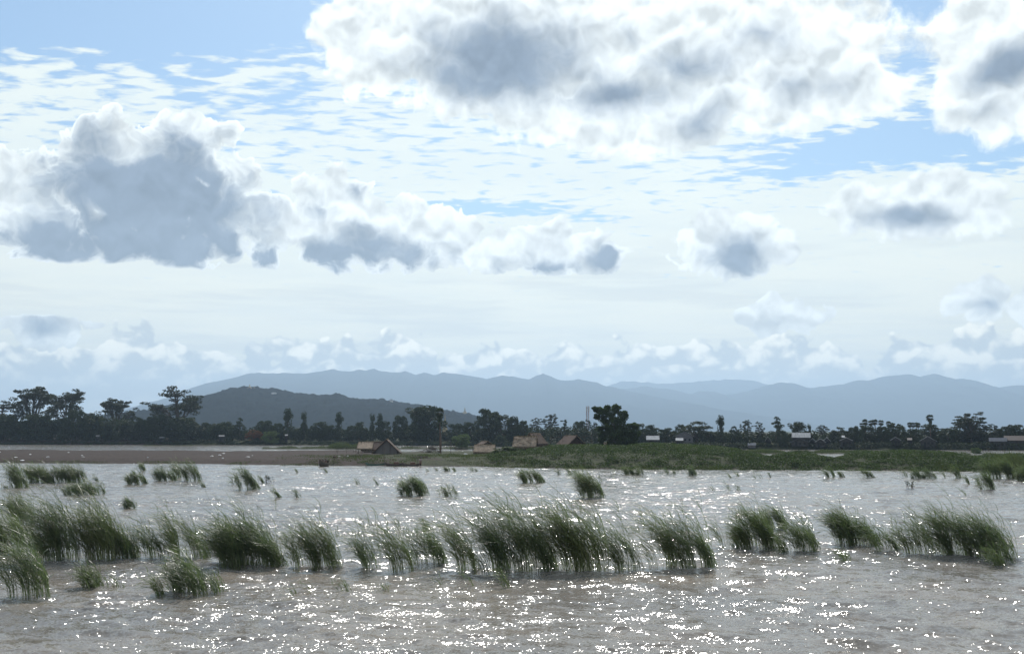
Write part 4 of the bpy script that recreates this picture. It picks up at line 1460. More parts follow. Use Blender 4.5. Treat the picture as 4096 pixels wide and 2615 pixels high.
# ------------------------------------------------------------------ lattice mast
def mast():
    Y = 520.
    z0 = 2.; zt = on_y(2351, 1625, Y).z
    t = thing('lattice_mast', 'red and white lattice telecom mast between the woods and the lone tree', 'mast', (ix(2351, Y), Y, z0))
    H = zt - z0; m = MB(); a = .62
    for sx in (-a, a):
        for sy in (-a, a):
            m.tube([(sx, sy, 0), (sx, sy, H)], .075, 5)
    m.build('mast_leg', M['steel'], t)
    m = MB(); n = 12
    for i in range(n):
        za, zb = H * i / n, H * (i + 1) / n
        for (p, q) in (((-a, -a), (a, -a)), ((a, -a), (a, a)), ((a, a), (-a, a)), ((-a, a), (-a, -a))):
            m.tube([(p[0], p[1], za), (q[0], q[1], zb)], .05, 4)
            m.tube([(q[0], q[1], za), (p[0], p[1], zb)], .05, 4)
            m.tube([(p[0], p[1], zb), (q[0], q[1], zb)], .05, 4)
    m.build('lattice_brace', M['steel'], t)
    for i in range(3):
        th = i * 2.1
        MB().box((.85 * math.cos(th), .85 * math.sin(th), H - 1.4), (.3, .3, 2.2), th).build('antenna_panel', M['white_stupa'], t)


mast()


# ------------------------------------------------------------------ houses on the far bank
def house(x0, x1, yroof, yeave, label, roof='zinc', wall='house_wall', gable='side', ex=6., pale=False):
    pc = (x0 + x1) / 2
    Y = bank_Y(pc) + ex
    zr = on_y(pc, yroof, Y).z; ze = on_y(pc, yeave, Y).z
    w = (x1 - x0) / FPX * Y
    X = ix(pc, Y); zg = float(ground_z(X, Y))
    t = thing('house', label, 'house', (X, Y, zg), -math.atan2(X, Y), 'village houses on the far bank')
    hr, he = zr - zg, ze - zg
    D = 5.5; th = .09
    hw = w / 2
    if gable == 'front':                       # ridge runs away from the river
        m = MB()
        m.add([(-hw * .86, -D / 2, 0), (hw * .86, -D / 2, 0), (hw * .86, D / 2, 0), (-hw * .86, D / 2, 0), (-hw * .86, -D / 2, he), (hw * .86, -D / 2, he), (hw * .86, D / 2, he), (-hw * .86, D / 2, he),
               (0, -D / 2, hr - .12), (0, D / 2, hr - .12)], [(0, 1, 5, 8, 4), (2, 3, 7, 9, 6), (1, 2, 6, 5), (3, 0, 4, 7)])
        m.build('wall', M[wall], t)
        for sg in (-1, 1):
            r = MB()
            a = (sg * hw, he - .15); 
            r.add([(a[0], -D / 2 - .5, a[1]), (0, -D / 2 - .5, hr), (0, D / 2 + .5, hr), (a[0], D / 2 + .5, a[1]),
                   (a[0], -D / 2 - .5, a[1] + th), (0, -D / 2 - .5, hr + th), (0, D / 2 + .5, hr + th), (a[0], D / 2 + .5, a[1] + th)],
                  [(0, 1, 2, 3), (4, 7, 6, 5), (0, 4, 5, 1), (1, 5, 6, 2), (2, 6, 7, 3), (3, 7, 4, 0)])
            r.build('roof_slope', M[roof], t)
    else:                                      # ridge runs along the river
        m = MB()
        m.add([(-hw * .92, -D / 2, 0), (hw * .92, -D / 2, 0), (hw * .92, D / 2, 0), (-hw * .92, D / 2, 0), (-hw * .92, -D / 2, he), (hw * .92, -D / 2, he), (hw * .92, D / 2, he), (-hw * .92, D / 2, he),
               (-hw * .92, 0, hr - .12), (hw * .92, 0, hr - .12)], [(0, 1, 5, 4), (2, 3, 7, 6), (1, 2, 6, 9, 5), (3, 0, 4, 8, 7)])
        m.build('wall', M[wall], t)
        for sg in (-1, 1):
            y = sg * (D / 2 + .5)
            r = MB()
            r.add([(-hw, y, he - .15), (hw, y, he - .15), (hw, 0, hr), (-hw, 0, hr), (-hw, y, he - .15 + th), (hw, y, he - .15 + th), (hw, 0, hr + th), (-hw, 0, hr + th)],
                  [(0, 1, 2, 3), (4, 7, 6, 5), (0, 4, 5, 1), (1, 5, 6, 2), (2, 6, 7, 3), (3, 7, 4, 0)])
            r.build('roof_slope', M[roof], t)
    if he > 1.2:
        MB().box((-hw * .35, -D / 2 - .03, .95), (.8, .06, 1.7)).build('door', M['dark_opening'], t)
        for q in (.05, .5):
            MB().box((hw * q, -D / 2 - .03, min(1.5, he * .65)), (.7, .06, .7)).build('window', M['dark_opening'], t)
    return t


house(2585, 2637, 1743, 1757, 'low house with bright white metal roof just right of the lone tree', 'zinc', ex=8)
house(2702, 2732, 1752, 1760, 'small shed with thin pale roof below the grey gabled house', 'zinc', ex=4)
house(2700, 2776, 1726, 1744, 'grey gabled house with pale wall under the umbrella-crowned tree', 'zinc', 'house_wall_pale', 'front', ex=12)
house(2990, 3022, 1772, 1779, 'low pale-walled hut near the waterline left of the brightest roof', 'zinc_grey', 'house_wall_pale', ex=2)
house(3058, 3084, 1746, 1764, 'small dark gabled house with white roof edge left of the brightest roof', 'zinc', gable='front', ex=6)
house(3168, 3240, 1731, 1748, 'house with the brightest white roof on the far bank', 'zinc', ex=8)
house(3160, 3235, 1752, 1768, 'dark gabled house below the brightest white roof', 'zinc_grey', gable='front', ex=3)
house(3236, 3262, 1753, 1764, 'tiny dark house with pale eave right of the brightest roof', 'zinc', gable='front', ex=6)
house(3258, 3302, 1754, 1768, 'dark gabled house with white edge, right of the tiny dark one', 'zinc', gable='front', ex=3)
house(3290, 3322, 1749, 1764, 'dark house with half-hidden roof, right of the white-edged gable', 'zinc', gable='front', ex=7)
house(3358, 3410, 1750, 1761, 'dark gabled house with white sloping roofs below the clump of palms', 'zinc', gable='front', ex=4)
house(3366, 3378, 1742, 1748, 'tiny bright roof peeking above the dark gabled house', 'zinc', ex=9)
house(3560, 3602, 1748, 1760, 'house with pale slanted roof in the middle of the right village', 'zinc', gable='front', ex=4)
house(3628, 3646, 1752, 1758, 'small rusty shed between two white roofed houses on the right', 'rust_roof', ex=4)
house(3678, 3742, 1745, 1763, 'wide gabled house with white roof edges under the tallest right palm', 'zinc', gable='front', ex=4)
house(3957, 4022, 1751, 1763, 'long house with plain grey roof near the right edge', 'zinc_grey', 'house_wall', ex=4)
house(4020, 4120, 1743, 1760, 'rusty red roofed house at the right edge', 'rust_roof', 'house_wall', ex=5)
for (a, c_, yr, lb) in ((385, 398, 1738, 'white speck of a hut roof in the left woods'), (640, 658, 1744, 'pale hut glimpsed at the water under the big layered tree'),
                       (876, 898, 1738, 'pale hut roof left of the red blossoms'), (1140, 1152, 1735, 'white roofed hut under the taller creeper-covered tree'), (1662, 1672, 1768, 'tiny pale hut under the massive domed tree')):
    house(a, c_, yr + 2, yr + 6, lb, 'zinc_dim', 'house_wall', ex=4)


def bank_scrub():
    """dark thicket along the waterline of the far bank, half hiding the houses"""
    rg = np.random.default_rng(52)
    C, Q = [], []
    top = piece([(-400, 1768), (900, 1768), (1600, 1770), (2400, 1772), (2640, 1764), (2700, 1764), (2960, 1768), (3300, 1770), (3420, 1764), (3550, 1764), (3760, 1768), (3950, 1764), (4500, 1764)])
    for i in range(620):
        px = -420 + 4900 * (i + rg.random()) / 620
        Y = bank_Y(px) + .8 + 3.2 * rg.random()
        lump = float(fbm(np.array(px * .03), np.array(2.), 3, 77))
        yt = float(top(px)) - 20 * max(0, lump - .55) + 6 * rg.random()
        x = ix(px, Y); zb = float(ground_z(x, Y)); zt = CAM_H + (HORIZON - yt) / FPX * Y
        h = max(.5, zt - zb)
        r_ = .8 + .5 * rg.random()
        C.append((x, Y, zb + h * .45)); Q.append((r_ * 1.3, r_, h * .55))
    V, Fq = leaf_quads(C, Q, 70, .3, rg, .4, .2)
    o = link('thicket', mesh_np('thicket', V, Fq, M['leaf_mid']))
    tag(o, 'dark thicket along the waterline of the far bank', 'thicket', kind='stuff')


bank_scrub()


# ------------------------------------------------------------------ thatched huts
def straw_fringe(pts_a, pts_b, n, L, rg, down=(0, 0, -1)):
    """loose straw hanging from the line a-b"""
    a = np.array(pts_a); b_ = np.array(pts_b)
    t = rg.random(n)[:, None]
    P = a + (b_ - a) * t + rg.normal(size=(n, 3)) * .04
    d = np.array(down, float)[None] + rg.normal(size=(n, 3)) * .22
    d /= np.linalg.norm(d, axis=1)[:, None]
    ln = L * (.4 + .9 * rg.random(n))[:, None]
    s = rg.normal(size=(n, 3)) * .03
    V = np.stack([P - s, P + s, P + d * ln + s * .4, P + d * ln - s * .4], 1).reshape(-1, 3)
    return V, np.arange(n * 4).reshape(-1, 4)


def roof_slab(A, B, C_, D_, th, mat, parent, rg, name='roof_slope', fringe=.35, n=420, nu=22, nv=10, rough=.07):
    """thick uneven thatch slope: eave corners A, B, ridge corners C_ (above B), D_ (above A)"""
    A, B, C_, D_ = [np.array(p, float) for p in (A, B, C_, D_)]
    nrm = np.cross(B - A, D_ - A); nrm /= np.linalg.norm(nrm)
    if nrm[2] < 0: nrm = -nrm
    u = np.linspace(0, 1, nu)[None, :, None]; v = np.linspace(0, 1, nv)[:, None, None]
    P = (A * (1 - u) + B * u) * (1 - v) + (D_ * (1 - u) + C_ * u) * v
    layer = (1 - (v * 5) % 1.0) * .05
    top = P + nrm * (th + layer + rough * (rg.random((nv, nu, 1)) - .5))
    P = P - (rg.random((nv, nu, 1)) - .5) * .05 * nrm
    V = np.concatenate([top.reshape(-1, 3), P.reshape(-1, 3)])
    i = np.arange(nu * nv).reshape(nv, nu); o = nu * nv
    q = np.stack([i[:-1, :-1], i[:-1, 1:], i[1:, 1:], i[1:, :-1]], -1).reshape(-1, 4)
    f = [q, q[:, ::-1] + o]
    for e in (i[0], i[-1][::-1], i[:, 0][::-1], i[:, -1]):
        f.append(np.stack([e[:-1], e[:-1] + o, e[1:] + o, e[1:]], -1))
    ob = link(name, mesh_np(name, V, np.concatenate(f), mat), parent)
    dn = (A - D_); dn /= np.linalg.norm(dn)
    V1, F1 = straw_fringe(A, B, n, fringe, rg, dn)
    V2, F2 = straw_fringe(A + nrm * th, D_ + nrm * th, n // 3, .2, rg, dn)
    V3, F3 = straw_fringe(B + nrm * th, C_ + nrm * th, n // 3, .2, rg, dn)
    V4, F4 = straw_fringe(D_ + nrm * th, C_ + nrm * th, n // 3, .25, rg, (0, 0, .5))
    VV = np.concatenate([V1, V2, V3, V4]); FF = np.concatenate([F1, F2 + len(V1), F3 + len(V1) + len(V2), F4 + len(V1) + len(V2) + len(V3)])
    link('straw_fringe', mesh_np('straw_fringe', VV, FF, M['straw']), ob)
    return ob


def gable_hut(px0, px1, yapex, yeave, yground, Y, label, length, th_mat, wall_mat, wall_in=.17, rz=0., group='thatched huts', apex_shift=0., door=False, n=420):
    pc = (px0 + px1) / 2
    X = ix(pc, Y); zg = float(ground_z(X, Y))
    k = Y / FPX
    hw = (px1 - px0) / 2 * k
    zr = CAM_H + (HORIZON - yapex) * k - zg
    ze = CAM_H + (HORIZON - yeave) * k - zg
    rg = np.random.default_rng(int(px0))
    t = thing('thatched_hut', label, 'hut', (X, Y, zg), rz, group)
    ax = apex_shift * k
    w = hw * (1 - wall_in)
    hwall = ze + (zr - ze) * wall_in
    m = MB()
    m.add([(-w, 0, -.4), (w, 0, -.4), (w, length, -.4), (-w, length, -.4), (-w, 0, hwall), (w, 0, hwall), (w, length, hwall), (-w, length, hwall), (ax, 0, zr - .1), (ax, length, zr - .1)],
          [(0, 1, 5, 8, 4), (2, 3, 7, 9, 6), (1, 2, 6, 5), (3, 0, 4, 7)])
    wl_ = m.build('wall', M[wall_mat], t)
    if door:
        MB().box((-w * .05, -.03, .75), (.75, .05, 1.7)).build('door', M['dark_opening' if door == 2 else 'matting'], t)
        for q in (-.98, -.33, .33, .98):
            MB().tube([(w * q, -.07, -.3), (w * q, -.07, hwall if abs(q) > .9 else hwall + (zr - hwall) * (1 - abs(q)) * .9)], .055, 6).build('post', M['wood'], t)
    for sg in (-1, 1):
        roof_slab((sg * hw, -.6, ze), (sg * hw, length + .5, ze), (ax, length + .5, zr), (ax, -.6, zr), .2, M[th_mat], t, rg, n=n)
    MB().tube([(ax, -.75, zr + .2), (ax, length * .5, zr + .26), (ax, length + .65, zr + .2)], .13, 7).build('ridge_pole', M[th_mat], t, True)
    return t, hw, zr, ze, length


# main hut
gable_hut(1494, 1600, 1760, 1812, 1826, 246., 'largest thatched hut with grey mat gable wall facing the river', 6.5, 'thatch', 'matting', rz=R(4), door=1, apex_shift=-1)
gable_hut(1497, 1585, 1770, 1800, 1815, 262., 'dark brown thatched hut hidden behind the largest hut', 5.0, 'thatch_red', 'matting', rz=R(70))


def lean_to():
    Y = 246.; k = Y / FPX
    X = ix(1460, Y); zg = float(ground_z(X, Y))
    rg = np.random.default_rng(3)
    t = thing('lean_to_shelter', 'low lean-to of grey thatch on poles attached left of the largest hut', 'shelter', (X, Y, zg))
    W_ = 31 * k
    roof_slab((-W_, -.6, .95), (W_, -.6, .95), (W_, 2.2, 2.5), (-W_, 2.2, 2.5), .12, M['thatch_pale'], t, rg, 'roof_slope', .25, 260)
    for (x, y, z, zz) in ((-W_ * .95, -.5, 0, 1.05), (-W_ * .3, -.5, 0, 1.0), (W_ * .9, -.5, 0, 1.0), (-W_ * .95, 2.1, 0, 3.9), (W_ * .9, 2.1, 0, 3.2)):
        MB().tube([(x, y, -.3), (x + .08, y, zz)], .06, 6).build('post', M['wood'], t)
    for i in range(3):
        MB().tube([(-W_ * .9 + i * .9, -.9, .12 + .06 * i), (W_ * .4 + i * .3, -1.1, .3)], .05, 5).build('floor_pole', M['wood'], t)


lean_to()


def bench_like_rack(px, Y, w, h, label):
    X = ix(px, Y); z = float(ground_z(X, Y))
    t = thing('drying_rack', label, 'rack', (X, Y, z))
    for x in (-w / 2, 0, w / 2):
        MB().tube([(x, 0, -.3), (x + .05, 0, h)], .05, 5).build('post', M['wood'], t)
    MB().tube([(-w / 2 - .3, -.06, h * .8), (w / 2 + .9, -.06, h * 1.05)], .05, 5).build('rail', M['wood'], t)
    MB().tube([(-w / 2 - .3, -.06, h * .45), (w / 2 + .3, -.06, h * .5)], .04, 5).build('rail', M['wood'], t)


bench_like_rack(1388, 262., 4.6, 1.5, 'thin pole rail on the field left of the lean-to shelter')
bench_like_rack(1890, 268., 9.0, 1.3, 'long low pole fence between the tall palm and the pale thatched hut')

# hut with pale thatch, right of the palm
def side_hut(px0, px1, yr, ye, yg, Y, label, mat, wall, D=4.5, stilts=False, rz=0., patch=False, n=800):
    k = Y / FPX; pc = (px0 + px1) / 2
    X = ix(pc, Y); zg = float(ground_z(X, Y)); rg = np.random.default_rng(int(px0) + 3)
    hw = (px1 - px0) / 2 * k
    zr = CAM_H + (HORIZON - yr) * k - zg; ze = CAM_H + (HORIZON - ye) * k - zg
    t = thing('thatched_hut', label, 'hut', (X, Y, zg), rz, 'thatched huts')
    w = hw * .9; fl = .0 if not stilts else ze * .45
    m = MB()
    m.add([(-w, 0, fl - (.4 if not stilts else 0)), (w, 0, fl - (.4 if not stilts else 0)), (w, D, fl), (-w, D, fl), (-w, 0, ze), (w, 0, ze), (w, D, ze), (-w, D, ze), (-w, D / 2, zr - .1), (w, D / 2, zr - .1)],
          [(0, 1, 5, 4), (2, 3, 7, 6), (1, 2, 6, 9, 5), (3, 0, 4, 8, 7), (3, 2, 1, 0)])
    m.build('wall', M[wall], t)
    for sg in (-1, 1):
        y = D / 2 + sg * (D / 2 + .55)
        A = (-hw, y, ze - .3); B = (hw, y, ze - .3); C_ = (hw * .97, D / 2, zr); D_ = (-hw * .93, D / 2, zr)
        if sg > 0: A, B, C_, D_ = B, A, D_, C_
        roof_slab(A, B, C_, D_, .22, M[mat], t, rg, n=n, nu=26, rough=.16)
    if stilts:
        for x in (-.9, -.3, .3, .9):
            MB().tube([(w * x, .1, -.4), (w * x, .1, ze)], .07, 6).build('post', M['wood'], t)
        for x in (-.9, 0, .9):
            MB().tube([(w * x, D - .1, -.4), (w * x, D - .1, ze)], .07, 6).build('post', M['wood'], t)
    if patch:
        for (u0, v0, ln, rot) in ((-.1, .3, 2.2, .2), (.25, .62, 1.6, -.25), (-.5, .75, 1.8, .1), (.5, .35, 1.5, .5)):
            y = D / 2 - (D / 2 + .55) * (1 - v0) - .1; z = ze - .3 + (zr - ze + .3) * v0 + .36
            sl = math.atan2(zr - ze + .3, D / 2 + .55)
            MB().box((u0 * hw, y, z), (ln, .35, .07), 0, sl, rot).build('bamboo_patch', M['thatch_pale'], t)
    return t


side_hut(1894, 1981, 1783, 1805, 1824, 236., 'straw-roofed hut with smooth pale thatch right of the tall palm', 'thatch_pale', 'thatch_red', 4.0)
gable_hut(1922, 1976, 1768, 1783, 1800, 250., 'small brown thatched roof peeping above the pale straw-roofed hut', 3.5, 'thatch_red', 'matting', rz=R(20), n=200)
side_hut(2050, 2146, 1750, 1784, 1805, 226., 'raised hut with ragged grey thatch and pale bamboo patches on stilts', 'thatch_pale', 'thatch_red', 4.6, True, R(-6), True)
gable_hut(2086, 2160, 1737, 1779, 1800, 230.5, 'steep brown thatched gable rising from the ragged stilt hut', 3.6, 'thatch', 'matting', rz=R(-32), n=260)
gable_hut(2262, 2345, 1746, 1783, 1792, 252., 'dark reddish thatched gable half sunk in the green scrub', 5.5, 'thatch_red', 'thatch_red', rz=R(24), n=300)
gable_hut(2406, 2450, 1775, 1797, 1800, 240., 'small dark thatched gable under the lone tree', 3.2, 'thatch_red', 'thatch_red', rz=R(12), n=200)
bench_like_rack(2250, 256., 6., 3.4, 'bare roof poles sticking out left of the dark reddish gable')
bench_like_rack(2335, 256., 4., 3.2, 'bare roof poles sticking out right of the dark reddish gable')


# ------------------------------------------------------------------ boats, poles, people
def boat(px0, px1, y, label, rz=0., paint='boat', beam=.95, items=()):
    p = on_z((px0 + px1) / 2, y, 0)
    L = (px1 - px0) / FPX * p.y * 1.02 / max(.35, abs(math.cos(rz)))
    t = thing('wooden_boat', label, 'boat', (p.x, p.y, .02), rz, 'boats moored at the landing')
    ns, nr = 22, 9
    Vo, Vi = [], []
    for i in range(ns):
        s = i / (ns - 1) * 2 - 1
        wd = beam / 2 * max(.03, (1 - abs(s) ** 2.6))
        sheer = .34 + .42 * max(0, -s) ** 3 + .28 * max(0, s) ** 3
        keel = -.16 + .42 * abs(s) ** 4
        for j in range(nr):
            a = math.pi * j / (nr - 1)
            yy = -math.cos(a) * wd; zz = sheer - (sheer - keel) * math.sin(a) ** .7
            Vo.append((s * L / 2, yy, zz)); Vi.append((s * L / 2 * .97, yy * .86, zz + .05 if 0 < j < nr - 1 else zz))
    V = Vo + Vi; o = ns * nr; f = []
    for i in range(ns - 1):
        for j in range(nr - 1):
            a = i * nr + j; f.append((a, a + nr, a + nr + 1, a + 1)); f.append((a + o, a + 1 + o, a + nr + 1 + o, a + nr + o))
        for j in (0, nr - 1):
            a = i * nr + j; f.append((a, a + o, a + nr + o, a + nr))
    h = MB(); h.add(V, f); h.build('hull', M[paint], t, True)
    for sg in (0, nr - 1):
        MB().tube([Vector(Vo[i * nr + sg]) + Vector((0, 0, .02)) for i in range(0, ns, 3)] + [Vector(Vo[(ns - 1) * nr + sg])], .035, 5).build('gunwale', M['boat_in'], t)
    for x in (-.45, -.1, .3):
        MB().box((x * L / 2 * 1.3, 0, .27), (.22, beam * .78, .03)).build('seat', M['boat_in'], t)
    return t, p


def body(name, label, loc, rz, pose, shirt, lower, scale=1.0, sarong=True):
    """one continuous body grown on a skeleton, clothing and hair as children"""
    J = pose
    me = bpy.data.meshes.new(name)
    keys = list(J['v'].keys()); idx = {k_: i for i, k_ in enumerate(keys)}
    me.from_pydata([J['v'][k_][:3] for k_ in keys], [(idx[a], idx[c_]) for a, c_ in J['e']], [])
    me.materials.append(M['skin'])
    o = link(name, me, None, loc)
    o.rotation_euler = (0, 0, rz); o.scale = (scale,) * 3
    sk = o.modifiers.new('skin', 'SKIN')
    for i, k_ in enumerate(keys):
        r_ = J['v'][k_][3]; me.skin_vertices[0].data[i].radius = (r_, r_)
        me.skin_vertices[0].data[i].use_root = (k_ == 'pelvis')
    sb = o.modifiers.new('smooth', 'SUBSURF'); sb.levels = 1; sb.render_levels = 2
    tag(o, label, 'person')
    v = J['v']
    P = lambda k_: Vector(v[k_][:3])
    m = MB(); hd = P('head')
    m.lathe([(.001, .125), (.06, .115), (.098, .07), (.106, .0), (.095, -.05), (.07, -.07)], 12, (hd.x, hd.y + .015, hd.z + .02))
    m.build('hair', M['hair'], o, True)
    m = MB()
    m.tube([P('pelvis') + Vector((0, 0, -.05)), P('pelvis') + Vector((0, 0, .08)), P('chest'), P('neck') + Vector((0, 0, -.05))], [.165, .158, .185, .09], 12)
    for s_ in 'lr':
        m.tube([P('sho_' + s_), P('elb_' + s_) * .75 + P('sho_' + s_) * .25], [.075, .065], 8)
    m.build('shirt', M[shirt], o, True)
    m = MB()
    if 'knee_l' in v:
        a = (P('knee_l') + P('knee_r')) / 2; c_ = (P('ank_l') + P('ank_r')) / 2
        m.tube([P('pelvis') + Vector((0, 0, .05)), P('pelvis') + Vector((0, 0, -.08)), a, c_ * .8 + a * .2], [.165, .18, .16, .15], 12)
    m.build('sarong', M[lower], o, True)
    return o


def person_pose(sit=False, arm=0.):
    v = {'pelvis': (0, 0, .93, .13), 'waist': (0, 0, 1.06, .12), 'chest': (0, 0, 1.25, .145), 'neck': (0, -.01, 1.43, .055), 'head': (0, -.03, 1.55, .088), 'crown_': (0, -.02, 1.64, .07),
         'nose': (0, -.125, 1.545, .014)}
    e = [('pelvis', 'waist'), ('waist', 'chest'), ('chest', 'neck'), ('neck', 'head'), ('head', 'crown_'), ('head', 'nose')]
    for s_, sg in (('l', -1), ('r', 1)):
        v['sho_' + s_] = (sg * .18, 0, 1.37, .06)
        v['elb_' + s_] = (sg * .25, -.02 - arm * .1, 1.10 + arm * .05, .042)
        v['wri_' + s_] = (sg * .24, -.14 - arm * .15, .88 + arm * .2, .028)
        v['palm_' + s_] = (sg * .235, -.16 - arm * .2, .80 + arm * .22, .026)
        e += [('chest', 'sho_' + s_), ('sho_' + s_, 'elb_' + s_), ('elb_' + s_, 'wri_' + s_), ('wri_' + s_, 'palm_' + s_)]
        px_, py_, pz_ = v['palm_' + s_][:3]
        for f in range(4):
            v[f'f{f}_{s_}'] = (px_ - .012 * sg, py_ + (f - 1.5) * .02, pz_ - .075 + abs(f - 1.3) * .008, .009)
            e.append(('palm_' + s_, f'f{f}_{s_}'))
        v['th_' + s_] = (px_ - .03 * sg, py_ - .05, pz_ - .02, .010); e.append(('palm_' + s_, 'th_' + s_))
        if not sit:
            v['hip_' + s_] = (sg * .10, 0, .86, .10); v['knee_' + s_] = (sg * .11, -.03, .48, .062); v['ank_' + s_] = (sg * .11, .02, .08, .042); v['toe_' + s_] = (sg * .12, -.14, .03, .035)
        else:
            v['hip_' + s_] = (sg * .11, -.05, .88, .10); v['knee_' + s_] = (sg * .16, -.42, .98, .065); v['ank_' + s_] = (sg * .14, -.46, .58, .042); v['toe_' + s_] = (sg * .14, -.60, .53, .033)
        e += [('pelvis', 'hip_' + s_), ('hip_' + s_, 'knee_' + s_), ('knee_' + s_, 'ank_' + s_), ('ank_' + s_, 'toe_' + s_)]
    return {'v': v, 'e': e}


b1, p1 = boat(1275, 1318, 1864, 'dark high-sided boat seen end on, carrying two people', R(62), 'boat', 1.7)
b1.scale = (.62, 1, 1.75)
for i, (px, lb) in enumerate(((1290, 'person sitting at the left in the dark end-on boat'), (1303, 'person sitting at the right in the dark end-on boat'))):
    q = on_y(px, 1860, p1.y)
    body('person', lb, (q.x, p1.y + .1 * i, -.10), R(10 - 25 * i), person_pose(True, .6), 'shirt_dark', 'sarong', .95)
boat(1351, 1408, 1859, 'slim dark boat with raised pointed bow, left end of the moored row', R(4), 'boat', .8)
boat(1464, 1540, 1862, 'greenish low boat, first of the three in a line', R(2), 'boat_green', 1.0)
b4, p4 = boat(1541, 1610, 1863, 'brown low boat in the middle of the three in a line', R(-2), 'boat', 1.0)
b5, p5 = boat(1608, 1678, 1864, 'brown low boat beside the standing person', R(3), 'boat', 1.0)
for (px, pp, lb) in ((1587, p4, 'dark red wooden crate at the stern of the middle boat'), (1652, p5, 'dark red wooden crate in the boat beside the standing person')):
    X = ix(px, pp.y)
    t = thing('crate', lb, 'crate', (X, pp.y, .12), .1, 'crates on the boats')
    MB().box((0, 0, .35), (.95, .7, .6)).build('box', M['crate'], t)
    MB().box((0, 0, .68), (1.02, .77, .05)).build('lid', M['boat_in'], t)
    for z in (.15, .5):
        MB().box((0, -.365, z), (.97, .03, .06)).build('batten', M['boat_in'], t)
pp = on_z(1682, 1865, 0)
body('person', 'standing person in pale shirt and dark sarong beside the moored boats', (pp.x, pp.y, -.02), R(20), person_pose(False, .3), 'shirt', 'sarong', 1.0)


def pole(px, yb, yt, label, r=.04, z=None, mat='wood', lean=0.):
    b_ = on_z(px, yb, 0) if z is None else None
    Y = b_.y if z is None else z
    X = ix(px, Y); zb = max(-.6, float(ground_z(X, Y)) - .2)
    top = on_y(px, yt, Y).z
    m = MB(); m.tube([(0, 0, zb), (lean * .5, 0, (zb + top) / 2), (lean, 0, top)], [r, r, r * .8], 6)
    o = m.build('mooring_pole', M[mat], None, loc=(X, Y, 0))
    tag(o, label, 'pole', 'poles by the landing')


pole(1338, 1860, 1828, 'short mooring pole with a bundle on top, left of the slim boat', .05)
pole(1350, 1864, 1834, 'thin mooring pole at the bow of the slim boat', .035)
pole(1433, 1860, 1832, 'thin pole between the slim boat and the green boat', .03)
pole(1539, 1864, 1790, 'tall pole between the green boat and the middle boat', .045)
pole(1609, 1863, 1838, 'short pole between the middle boat and the last boat', .04)
pole(1671, 1865, 1820, 'mooring pole left beside the standing person', .045)
pole(1764, None, 1735, 'thick brown post standing against the tall palm trunk', .17, 250., 'palm_bark')
pole(1803, None, 1768, 'tall reddish post between the tall palm and the pale hut', .08, 250., 'palm_bark', .1)
pole(1140, 1866, 1850, 'thin stick in the water at the left of the landing', .03)
pole(1348, None, 1796, 'thin fence post on the field edge left of the rail', .04, 270.)
pole(1416, None, 1796, 'thin fence post close to the lean-to shelter', .04, 262.)
pole(1434, None, 1772, 'tall leaning post at the left end of the lean-to', .05, 252., 'wood', .2)
b_ = on_z(1338, 1860, 0)
m = MB(); m.lathe([(.02, 0), (.3, .12), (.38, .3), (.25, .42), (.02, .46)], 9, (0, 0, 0))
o = m.build('net_bundle', M['wood'], None, True, loc=(b_.x, b_.y, on_y(1338, 1831, b_.y).z)); tag(o, 'dark bundle of net on the short mooring pole', 'bundle')


def brush_pile(px, Y, w, h, label, n=60):
    X = ix(px, Y); z = float(ground_z(X, Y)); rg = np.random.default_rng(int(px))
    m = MB()
    for i in range(n):
        x = rg.normal() * w * .28; y = rg.normal() * .5; a = rg.random() * 3.14; L = .5 + rg.random() * .9
        zz = max(0, h * (1 - abs(x) / w * 1.6)) * rg.random()
        d = Vector((math.cos(a), math.sin(a) * .5, (rg.random() - .35) * .9)) * L / 2
        m.tube([Vector((x, y, zz)) - d, Vector((x, y, zz)) + d], .03 + .03 * rg.random(), 5)
    o = m.build('brush_pile', M['wood'], None, loc=(X, Y, z)); tag(o, label, 'brush pile')


brush_pile(1724, 262., 4.5, 2.0, 'dark heap of brushwood left of the tall palm', 110)
brush_pile(1435, 226., 6.0, .5, 'flat scatter of old poles in front of the lean-to', 50)
brush_pile(1690, 205., 4.0, .4, 'driftwood lying on the bank behind the standing person', 40)
brush_pile(1150, 310., 3.0, .8, 'small mound of dead weeds on the back edge of the brown field', 40)


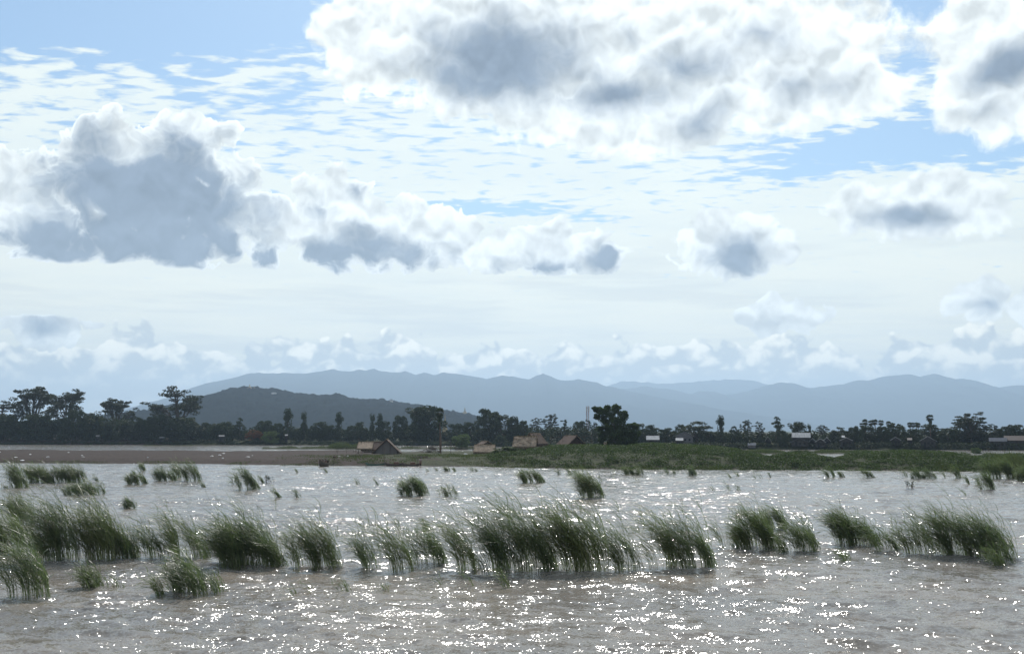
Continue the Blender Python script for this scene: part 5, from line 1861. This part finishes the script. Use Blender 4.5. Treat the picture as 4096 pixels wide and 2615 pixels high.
def litter():
    rg = np.random.default_rng(5)
    spots = [(68, 1828), (196, 1826), (126, 1818), (88, 1850), (278, 1807), (338, 1829), (595, 1830), (852, 1826), (882, 1822), (897, 1814), (895, 1831), (994, 1827), (40, 1835),
             (178, 1838), (332, 1822), (540, 1838), (96, 1834), (1012, 1822), (2, 1806), (1360, 1828), (1392, 1826), (1862, 1826), (2010, 1838)]
    spots.sort()
    for i, (px, py) in enumerate(spots):
        Y = 6.05 * FPX / (py - HORIZON)
        X = ix(px, Y); z = float(ground_z(X, Y)) + .03
        n = 9; m = MB(); vs = [(0, 0, .16 + .1 * rg.random())]; s_ = .18 + .2 * rg.random()
        for k in range(n):
            a = k / n * 6.283; r_ = s_ * (.6 + .6 * rg.random()); vs.append((r_ * math.cos(a) * 1.4, r_ * math.sin(a), .02 + .1 * rg.random()))
        vs.append((0, 0, -.04))
        m.add(vs, [(0, 1 + k, 1 + (k + 1) % n) for k in range(n)] + [(n + 1, 1 + (k + 1) % n, 1 + k) for k in range(n)])
        o = m.build('litter_scrap', M['litter'], None, loc=(X, Y, z))
        wh = 'on the brown field' if px < 1100 else 'on the landing by the huts'
        tag(o, f"white crumpled scrap {wh}, {ordinal(i)} from the left", 'litter', 'white scraps lying on the field')


litter()


def twig_shrub(px0, px1, yb, yt, label, seed):
    b_ = on_z((px0 + px1) / 2, yb, 0); k = b_.y / FPX; w = (px1 - px0) * k; h = (yb - yt) * k
    rg = np.random.default_rng(seed); m = MB(); C, Q = [], []
    for i in range(7):
        x = (rg.random() - .5) * w * .8
        tip = np.array([x - .3 * h + rg.normal() * .2, rg.normal() * .2, h * (.6 + .4 * rg.random())])
        limb(m, (x, rg.normal() * .2, -.3), tip, .035, .012, rg, 5, .05, 5)
        for j in range(4):
            q = np.array([x, 0, 0]) * (1 - .3 * j / 4) + (tip - np.array([x, 0, 0])) * (.45 + .18 * j); C.append(q); Q.append((.26, .15, .16))
    V, Fq = leaf_quads(C, Q, 4, .07, rg, .2)
    t = thing('twiggy_shrub', label, 'shrub', (b_.x, b_.y, 0))
    m.build('stem', M['wood'], t); link('foliage', mesh_np('foliage', V, Fq, M['leaf_far']), t)


twig_shrub(1052, 1106, 1931, 1892, 'dark twiggy shrub in the water right of a dense reed clump, left of centre', 4)
twig_shrub(3620, 3664, 1954, 1920, 'bare arching twigs poking out of open water on the right', 6)

# ------------------------------------------------------------------ the air
def haze():
    x0, x1, y0, y1, z0, z1 = -11000, 11000, -400, 17800, -4.5, 900
    m = MB(); m.box(((x0 + x1) / 2, (y0 + y1) / 2, (z0 + z1) / 2), (x1 - x0, y1 - y0, z1 - z0))
    mt = bpy.data.materials.new('haze'); mt.use_nodes = True
    t = mt.node_tree; t.nodes.clear()
    pv = t.nodes.new('ShaderNodeVolumePrincipled')
    pv.inputs['Color'].default_value = HAZE_COL + (1,)
    pv.inputs['Density'].default_value = HAZE_D
    pv.inputs['Anisotropy'].default_value = .35
    o = t.nodes.new('ShaderNodeOutputMaterial'); t.links.new(pv.outputs[0], o.inputs['Volume'])
    ob = m.build('haze', mt)
    ob['kind'] = 'stuff'; ob['label'] = 'thin bluish haze filling the river valley'


HAZE_COL, HAZE_D = (.56, .76, .99), 1.08e-4
haze()
